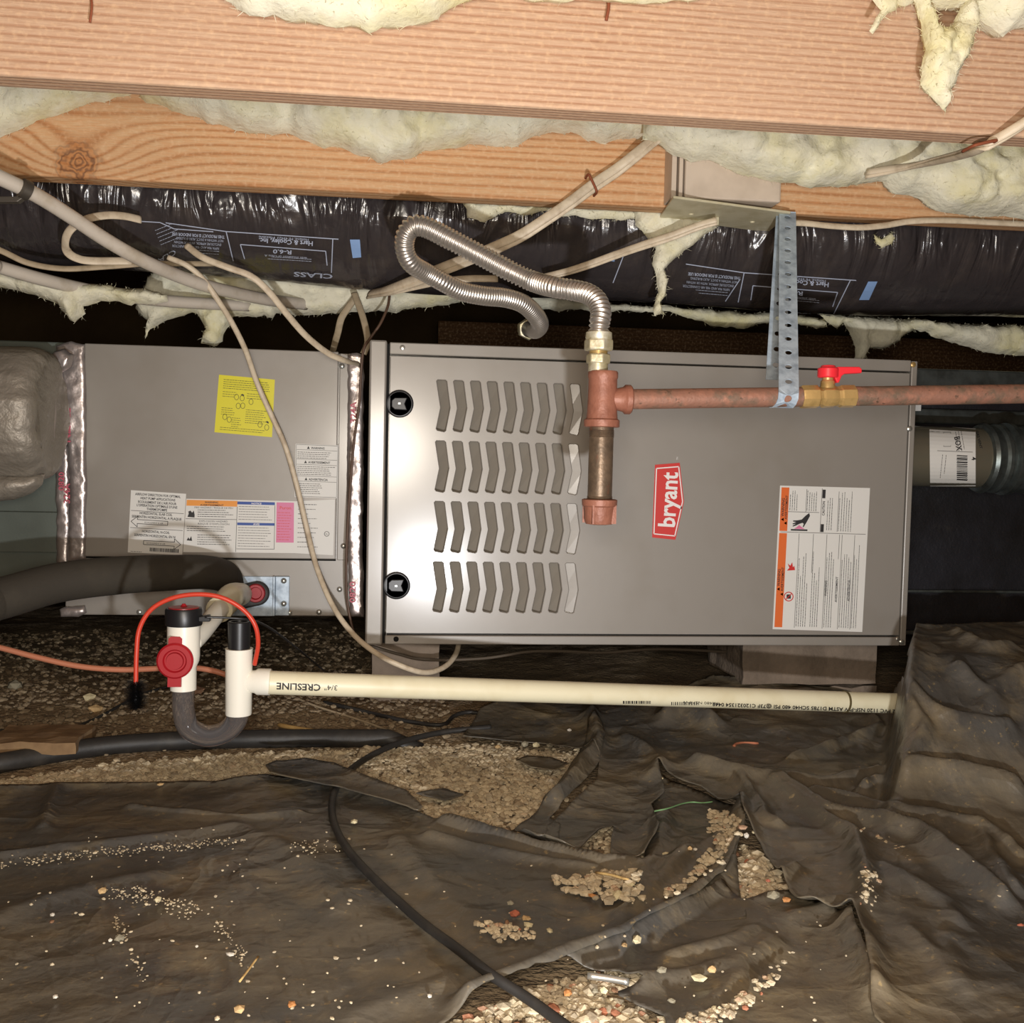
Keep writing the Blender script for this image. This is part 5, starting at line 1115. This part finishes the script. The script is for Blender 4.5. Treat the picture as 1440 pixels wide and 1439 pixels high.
cable('electrical_cable', 'thin white cable running left from the junction box', [(1008, 309, 1.49), (980, 317, 1.50), (945, 330, 1.51), (905, 343, 1.53), (865, 357, 1.56), (830, 370, 1.58), (800, 380, 1.59), (765, 389, 1.60)], .0046, NM, flat=.5, twin=-.003)
cable('electrical_cable', 'white cable along the bottom of the second joist at right', [(1098, 314, 1.492), (1130, 314, 1.498), (1170, 318, 1.502), (1210, 320, 1.503), (1245, 317, 1.503), (1275, 312, 1.505), (1310, 310, 1.503), (1360, 311, 1.503), (1440, 315, 1.503), (1800, 330, 1.503)], .0048, NM, flat=.6)
cable('electrical_cable', 'white cables slanting up to the right edge below the front joist', [(1700, -20, 1.0), (1500, 130, 1.06), (1440, 172, 1.085), (1405, 193, 1.10), (1380, 205, 1.12), (1350, 216, 1.20), (1310, 226, 1.30), (1270, 234, 1.36), (1220, 242, 1.40)], .0052, NM, flat=.55, twin=-.004)
for lab, (a, b, YY, ang) in (('rusty staple clamping the white cables on the second joist', (833, 258, 1.486, -62)), ('rusty staple clamping the cables on the front joist', (1384, 202, 1.098, 15))):
    c = at(a, b, YY); d_ = np.array([math.cos(math.radians(ang)), 0, math.sin(math.radians(ang))]); w_ = .0135
    P = [c-d_*w_+[0, .02, 0], c-d_*w_, c-d_*w_*.6-[0, .004, 0], c+d_*w_*.6-[0, .004, 0], c+d_*w_, c+d_*w_+[0, .02, 0]]
    setp(MB().tube(spline(P, 5), .0018, 8).build('cable_staple', RUSTW, None, smooth=True, center=True), lab, 'staple')
for lab, (a, b) in (('bent rusty nail at the top centre of the front joist', (853, 12)), ('small dark nail at the top left of the front joist', (130, 14))):
    c = at(a, b, 1.106); setp(MB().tube(spline([c+[0, .006, .02], c+[0, -.004, .012], c+[.001, -.006, 0], c+[-.001, -.005, -.014]], 5), .0017 if a > 500 else .0012, 8).build('nail', RUSTW, None, smooth=True, center=True), lab, 'nail')
cable('electrical_cable', 'short flat cable end hanging out of the insulation', [(500, 418, 1.80), (490, 432, 1.80), (480, 448, 1.80), (475, 468, 1.81), (470, 486, 1.83), (466, 502, 1.86)], .0058, NMD, flat=.3)
cable('electrical_cable', 'flat tan cable hanging beside the furnace corner', [(498, 412, 1.78), (504, 428, 1.77), (510, 445, 1.76), (515, 465, 1.75), (517, 482, 1.74), (511, 498, 1.74)], .0055, NMD, flat=.4)
cable('control_wire', 'thin brown wire running down the silver tape beside the furnace', [(548, 414, 1.74), (545, 432, 1.73), (535, 455, 1.72), (522, 474, 1.72), (512, 490, 1.73), (508, 520, 1.74), (505, 570, 1.745), (498, 620, 1.745), (493, 680, 1.745), (489, 740, 1.745), (487, 800, 1.745), (489, 850, 1.745), (500, 895, 1.74), (520, 912, 1.73)], .0022, mat('brown_wire', (96, 72, 56), .5), cat='wire')
cable('control_wire', 'dark wire sagging underneath the furnace', [(520, 908, 1.72), (560, 920, 1.72), (600, 928, 1.72), (680, 926, 1.73), (740, 917, 1.74), (790, 916, 1.76), (850, 918, 1.78), (930, 913, 1.8), (1040, 918, 1.85)], .0026, mat('dark_wire', (92, 80, 66), .6), cat='wire')
# ground-lying lines: the path follows the terrain
def gline(name, label, pts, r, m, cat, surf=G, lift=1.0, n=10, seg=12, step=None, sink=0):
    pts = np.array(resample(pts, 14, False).tolist()+[pts[-1]], float)
    W3 = surf(pts[:, 0], pts[:, 1]); 
    for _ in range(8 if len(W3) > 8 else 2):
        W3[1:-1, 2] = np.maximum(W3[1:-1, 2], (W3[:-2, 2]+W3[2:, 2])/2)
        W3[1:-1] = .5*W3[1:-1]+.25*(W3[:-2]+W3[2:])
    if sink: W3[-6:, 2] -= np.linspace(0, sink, 6)
    W3[:, 2] += r*lift; d = W3-CAM
    return setp(MB().tube(spline(W3, 3), r, seg).build(name, m, None, smooth=True, center=True), label, cat)
gline('drain_hose', 'thick black hose lying across the ground at left', spline([(-400, 1130, 0), (-80, 1092, 0), (0, 1084, 0), (80, 1068, 0), (160, 1057, 0), (240, 1052, 0), (320, 1049, 0), (420, 1048, 0), (520, 1048, 0), (660, 1047, 0)], 6)[:, :2], .0135, RUBBER, 'hose', Gs, .7, seg=20, sink=.05)
gline('black_cable', 'long black cable looping over the plastic to the bottom edge', spline([(690, 1026, 0), (650, 1030, 0), (610, 1035, 0), (560, 1048, 0), (515, 1070, 0), (482, 1096, 0), (467, 1125, 0), (467, 1155, 0), (482, 1192, 0), (520, 1236, 0), (572, 1285, 0), (625, 1332, 0), (680, 1374, 0), (740, 1412, 0), (810, 1460, 0)], 5)[:, :2], .0043, RUBBER, 'cable', G, .8)
gline('black_cable', 'small black cable loop above the long one', spline([(455, 990, 0), (500, 1000, 0), (560, 1015, 0), (625, 1026, 0), (632, 1012, 0), (655, 1003, 0), (682, 1007, 0), (696, 1018, 0)], 5)[:, :2], .0032, RUBBER, 'cable', Gs, .8, sink=.02)
gline('thin_wire', 'thin brown wire on the dirt under the drain pipe', spline([(395, 972, 0), (440, 995, 0), (500, 1012, 0), (560, 1035, 0)], 5)[:, :2], .0018, NMD, 'wire', Gs, 1)
gline('thin_wire', 'dark thin wire curving over the dirt at far left', spline([(-40, 1028, 0), (40, 1032, 0), (95, 1030, 0), (150, 1006, 0), (200, 976, 0), (250, 966, 0)], 5)[:, :2], .0022, RUBBER, 'wire', Gs, 1)
gline('green_wire', 'thin green wire lying on the plastic right of centre', spline([(905, 1149, 0), (925, 1142, 0), (950, 1137, 0), (972, 1129, 0), (985, 1131, 0), (1002, 1129, 0)], 5)[:, :2], .0009, GREEN, 'wire', G, 1.2)
gline('twig', 'thin twig crossing another on the left sheet', [(337, 1383), (352, 1365), (363, 1348)], .0009, STICK, 'twig', G, 1.5)
gline('twig', 'straw-like splinter on the gravel near the hose', [(392, 1024), (430, 1032), (478, 1037)], .0035, STICK, 'twig', Gs, 1.3)
gline('twig', 'short pale splinter across the spilled pebbles', [(838, 1232), (862, 1238), (884, 1243)], .0014, STICK, 'twig', G, 2.5)
gline('scrap', 'curved orange plastic scrap on the sheet under the drain pipe', [(1032, 1052), (1030, 1048), (1040, 1045), (1066, 1048)], .0022, ORCORD, 'scrap', G, 1)
gline('threaded_rod', 'small threaded metal rod on the bottom pebbles', [(826, 1383), (850, 1386), (884, 1392)], .0028, ZINC, 'rod', G, 2.2)
cable('extension_cord', 'salmon coloured cord sagging behind the drain trap', [(-500, 870, 1.62), (-60, 898, 1.62), (0, 911, 1.62), (50, 924, 1.62), (110, 937, 1.62), (170, 942, 1.62), (230, 940, 1.62), (280, 940, 1.62), (320, 950, 1.62), (345, 965, 1.65)], .0043, ORCORD, 'cord')
# ------------------------------------------------------------------ insulated line
li = thing('insulated_pipe', 'thick dark foam insulated pipe reaching the coil cabinet', 'pipe', at(100, 840, 1.6))
P = pxpath([(-600, 930, 1.36), (-90, 862, 1.50), (0, 842, 1.55), (80, 820, 1.60), (160, 810, 1.64), (230, 806, 1.68), (290, 805, 1.73), (318, 812, 1.78), (330, 826, 1.795)], 12)
MB().tube(P, np.interp(np.arange(len(P)), [0, len(P)*.5, len(P)*.85, len(P)-1], [.0305, .0285, .026, .017]), 32).build('foam_sleeve', FOAM, li, smooth=True)
# ------------------------------------------------------------------ condensate trap
YT = 1.36; kt = YT/FPX
tr = thing('drain_trap', 'white condensate trap with red cleanout knob and clear bend', 'trap', at(290, 1040, YT))
T = lambda x, y: at(x, y, YT)
ox = T(258, 930)[0]; z_ = lambda y, x=258: T(x, y)[2]; O = np.array([ox, YT, 0])
MB().lathe([(z_(971), 15*kt), (z_(970), 17.5*kt), (z_(938), 17.5*kt), (z_(930), 21*kt), (z_(922), 22*kt), (z_(878), 22*kt)], O, up, 36).build('trap_body', PVC, tr, smooth=40)
MB().lathe([(z_(879), 24.5*kt), (z_(877), 25*kt), (z_(858), 25*kt), (z_(855), 23.5*kt), (z_(855), 21*kt), (z_(857), 21*kt)], O, up, 36).build('black_collar', BLACKP, tr, smooth=40)
MB().lathe([(z_(858), 21*kt), (z_(854), 20.5*kt), (z_(853), 14*kt), (z_(853), 5*kt), (z_(849), 2*kt), (z_(849), 0)], O, up, 32).build('top_cap', RED, tr, smooth=40)['label'] = 'red cap'
kn = T(251, 925); kn[1] -= 20*kt
kb = MB().lathe([(0, 22*kt), (0, 24*kt), (.004, 24.5*kt), (.006, 22*kt), (.006, 16*kt), (.0035, 14*kt), (.0035, 12*kt), (.007, 11*kt), (.007, 0)], kn, (0, -1, 0), 36)
kb.prism([kn+np.array([a*kt, .001, b*kt]) for a, b in ((-10, -36), (8, -36), (9, 30), (6, 33), (-6, 33), (-9, 30))], (0, -.004, 0))
kb.build('cleanout_knob', RED, tr, smooth=35)['label'] = 'red wing knob'
MB().prism([T(281, 866)+[0, -.01, 0], T(296, 864)+[0, -.01, 0], T(297, 873)+[0, -.01, 0], T(281, 873)+[0, -.01, 0]], (0, .012, 0)).build('cap_clip', BLACKP, tr, bevel=.001)
elb = pxpath([(268, 905, YT+.005), (284, 888, YT+.04), (300, 868, YT+.09), (316, 848, YT+.16)], 8)
MB().tube(elb, 13.5*kt*1.04, 24).build('branch_pipe', PVC, tr, smooth=True)
el2 = pxpath([(308, 858, YT+.13), (319, 846, YT+.17), (327, 838, YT+.22), (338, 836, YT+.40)], 8)
MB().tube(el2, [20*kt]*8+[20.5*kt]*(len(el2)-8), 24).build('elbow_fitting', PVCC, tr, smooth=True)
tx = T(336, 940)[0]; O2 = np.array([tx, YT, 0]); z2 = lambda y: T(336, y)[2]
MB().lathe([(z2(1005), 13*kt), (z2(1005), 17.5*kt), (z2(1003), 18*kt), (z2(914), 18.5*kt), (z2(912), 19*kt), (z2(912), 14*kt)], O2, up, 36).build('tee_fitting', PVC, tr, smooth=40)
MB().lathe([(0, 14*kt), (22*kt, 16*kt), (26*kt, 18.5*kt), (43*kt, 18.5*kt), (44*kt, 17*kt), (44*kt, 14.5*kt)], (tx, YT, z2(958)), (1, 0, -.03), 36).build('tee_branch', PVC, tr, smooth=40)
MB().lathe([(z2(915), 15*kt), (z2(875), 15.5*kt), (z2(874), 14.5*kt), (z2(874), 11.5*kt), (z2(890), 11*kt), (z2(890), 0)], O2, up, 32).build('open_coupling', BLACKP, tr, smooth=40)
U = spline([np.array([ox, YT, z_(966)]), np.array([ox+.0005, YT, z_(1000)]), T(266, 1024), T(290, 1035), T(315, 1030), T(331, 1015), np.array([tx, YT, z2(998)])], 8)
ut = MB().tube(U, 15*kt, 28, caps=False).build('clear_bend', CLEAR, tr, smooth=True)
# tie wire from cap
cable('cable_tie', 'thin black wire tied from the trap cap down to the ground', [(288, 868, 1.345), (320, 869, 1.35), (352, 872, 1.36), (375, 881, 1.40), (400, 898, 1.44), (425, 918, 1.5), (455, 943, 1.55)], .0015, BLACKP, 'wire')
# cleaning brush: red loop with black bristles
bh = thing('cleaning_brush', 'red flexible wire with black brush end arched over the trap', 'brush', at(190, 975, 1.34))
P = pxpath([(191, 962, 1.335), (192, 920, 1.335), (196, 885, 1.335), (212, 858, 1.335), (240, 842, 1.335), (275, 836, 1.335), (310, 840, 1.335), (340, 856, 1.335), (358, 878, 1.335), (363, 905, 1.34), (358, 935, 1.35)], 12)
MB().tube(P, .0029, 14).build('red_wire', mat('red_wire', (206, 66, 46), .35), bh, smooth=True)
bb = MB(); cb_ = at(191, 977, 1.335); MBx = MB().lathe([(-.016, .0025), (.016, .003)], cb_, up, 10).build('brush_core', BLACKP, bh)
for i in range(1600):
    a = rng.uniform(0, 6.28); h_ = rng.uniform(-.016, .016); l = rng.uniform(.012, .018); d_ = np.array([math.cos(a), math.sin(a), rng.normal(0, .15)]); p = cb_+np.array([0, 0, h_]); s_ = np.cross(d_, [0, 0, 1])*.0008
    bb.add([p-s_, p+s_, p+d_*l], [(0, 1, 2)])
setp(bb.build('bristles', BLACKP, bh), kind='stuff')
# ------------------------------------------------------------------ long drain pipe
pA, pB = at(378, 960, 1.355), at(1278, 990, 1.50)
prr = 16.4*1.36/FPX
dpipe = MB().lathe([(0, prr*.8), (0, prr), (float(np.linalg.norm(pB-pA)), prr)], pA, pB-pA, 36).build('drain_pipe', PVCC, None, smooth=40, center=True)
setp(dpipe, 'long cream drain pipe with black print running right from the trap', 'pipe')
pax = (pB-pA)/np.linalg.norm(pB-pA)
ps = lambda P: np.linalg.norm((P-pA)-((P-pA)@pax)[:, None]*pax, axis=1)-prr
pr = Print(sdf_map(ps, 1, 1.0)); ang = 180+2.2
pr.text('CRESLINE', 451, 963, 13, INK, ang, 62, .0011, True); pr.text('3/4"', 474.5, 964.5, 10, INK, ang, 18, .0011)
pr.text('PR480 NSF-PW', 1010, 988, 5, INK, ang, 50, .0011)
pr.text('1/2 PVC 1120 NSF-PW ASTM D1785 SCH40 480 PSI @73F C120321354 0448', 1264, 998.5, 7, INK, ang, 262, .0011, True)
x = 876.0
while x < 916: w = random.choice((.8, 1.4, 2.2)); pr.poly([(x, 986), (x+w, 986), (x+w, 990), (x, 990)], INK, .0004); x += w+random.choice((.7, 1.1))
x = 944.0
while x < 984: w = random.choice((.8, 1.4)); pr.poly([(x, 987.5), (x+w, 987.5), (x+w, 992), (x, 992)], INK, .0004); x += w+random.choice((.9, 1.5))
before = set(bpy.data.objects); pr.build(dpipe, {'ink_black': 'pipe_print'})
for o in set(bpy.data.objects)-before: o.location = -dpipe.location
cr = at(1194, 988, 1.47); tt_ = float((cr-pA)@pax); tie = pA+pax*tt_
setp(MB().lathe([(0, prr+.0002), (0, prr+.0012), (.003, prr+.0012), (.003, prr+.0002)], tie, pax, 30).build('pipe_tie', mat('tie_wire', (96, 84, 54), .5), None, smooth=40, center=True), 'thin dark tie around the drain pipe near its right end', 'tie')
# ------------------------------------------------------------------ supports under the furnace
def rough_block(name, label, a, b, m, jit=.004, bev=.004):
    bm = bmesh.new(); bmesh.ops.create_cube(bm, size=1); A = np.array(a); B = np.array(b)
    bmesh.ops.subdivide_edges(bm, edges=bm.edges, cuts=7, use_grid_fill=True)
    for v in bm.verts:
        p = A+(np.array(v.co)+.5)*(B-A); e = np.array([float(noise3(p[0]*40, p[1]*40, p[2]*40, s_)) for s_ in (1, 2, 3)]); v.co = (p+e*jit).tolist()
    me = bpy.data.meshes.new(name); c = (A+B)/2; c[2] = A[2]
    for v in bm.verts: v.co -= Vector(c)
    bm.to_mesh(me); bm.free(); me.materials.append(m); o = bpy.data.objects.new(name, me); COL.objects.link(o); o.location = c.tolist()
    return setp(o, label, 'block')
rb0 = at(1045, 940, 1.74); rb1 = at(1232, 940, 1.74)
rough_block('concrete_block', 'chipped grey concrete block under the right end of the furnace', (rb0[0], 1.74, at(1100, 962, 1.74)[2]), (rb1[0], 1.95, .1445), BLOCK)
rough_block('concrete_footing', 'rough lower slab beneath the right concrete block', (at(1075, 970, 1.75)[0], 1.75, -.01), (at(1232, 970, 1.75)[0], 1.99, at(1100, 964, 1.75)[2]-.002), BLOCK, .006)
lb0 = at(522, 940, 1.76); lb1 = at(618, 940, 1.76)
rough_block('concrete_block', 'pale concrete block under the left end of the furnace', (lb0[0], 1.76, .0), (lb1[0], 1.95, .1445), BLOCK, .003)
rough_block('wood_scrap', 'flat brown board lying on the dirt left of the black hose', (Gs(10, 1045)[0][0], 1.50, .018), (Gs(130, 1045)[0][0], 1.60, .034), mat('old_board', (150, 122, 88), .9, 0, [((124, 98, 70), 30, .4, .7, 3)]), .003)
for a in ((205, 1043, 20, 'brown', 'dark stone behind the hose below the trap'), (226, 1042, 15, 'orange', 'orange wedge stone beside the dark stone'), (126, 985, 22, 'pale', 'pale clod on the dirt left of the brush'), (135, 1000, 18, 'tan', 'tan clod below the pale clod on the dirt'), (22, 968, 26, 'grey', 'grey-green rock at the left edge on the dirt'), (278, 975, 22, 'brown', 'dark rock behind the clear bend')):
    w = Gs(a[0], a[1])[0]; r = a[2]/2*w[1]/FPX; V, F = stone_verts(r, .75, .2); o = MB().add(V+w+np.array([0, 0, r*.3]), F).build('rock', SMAT[a[3]], None, center=True); setp(o, a[4], 'stone')
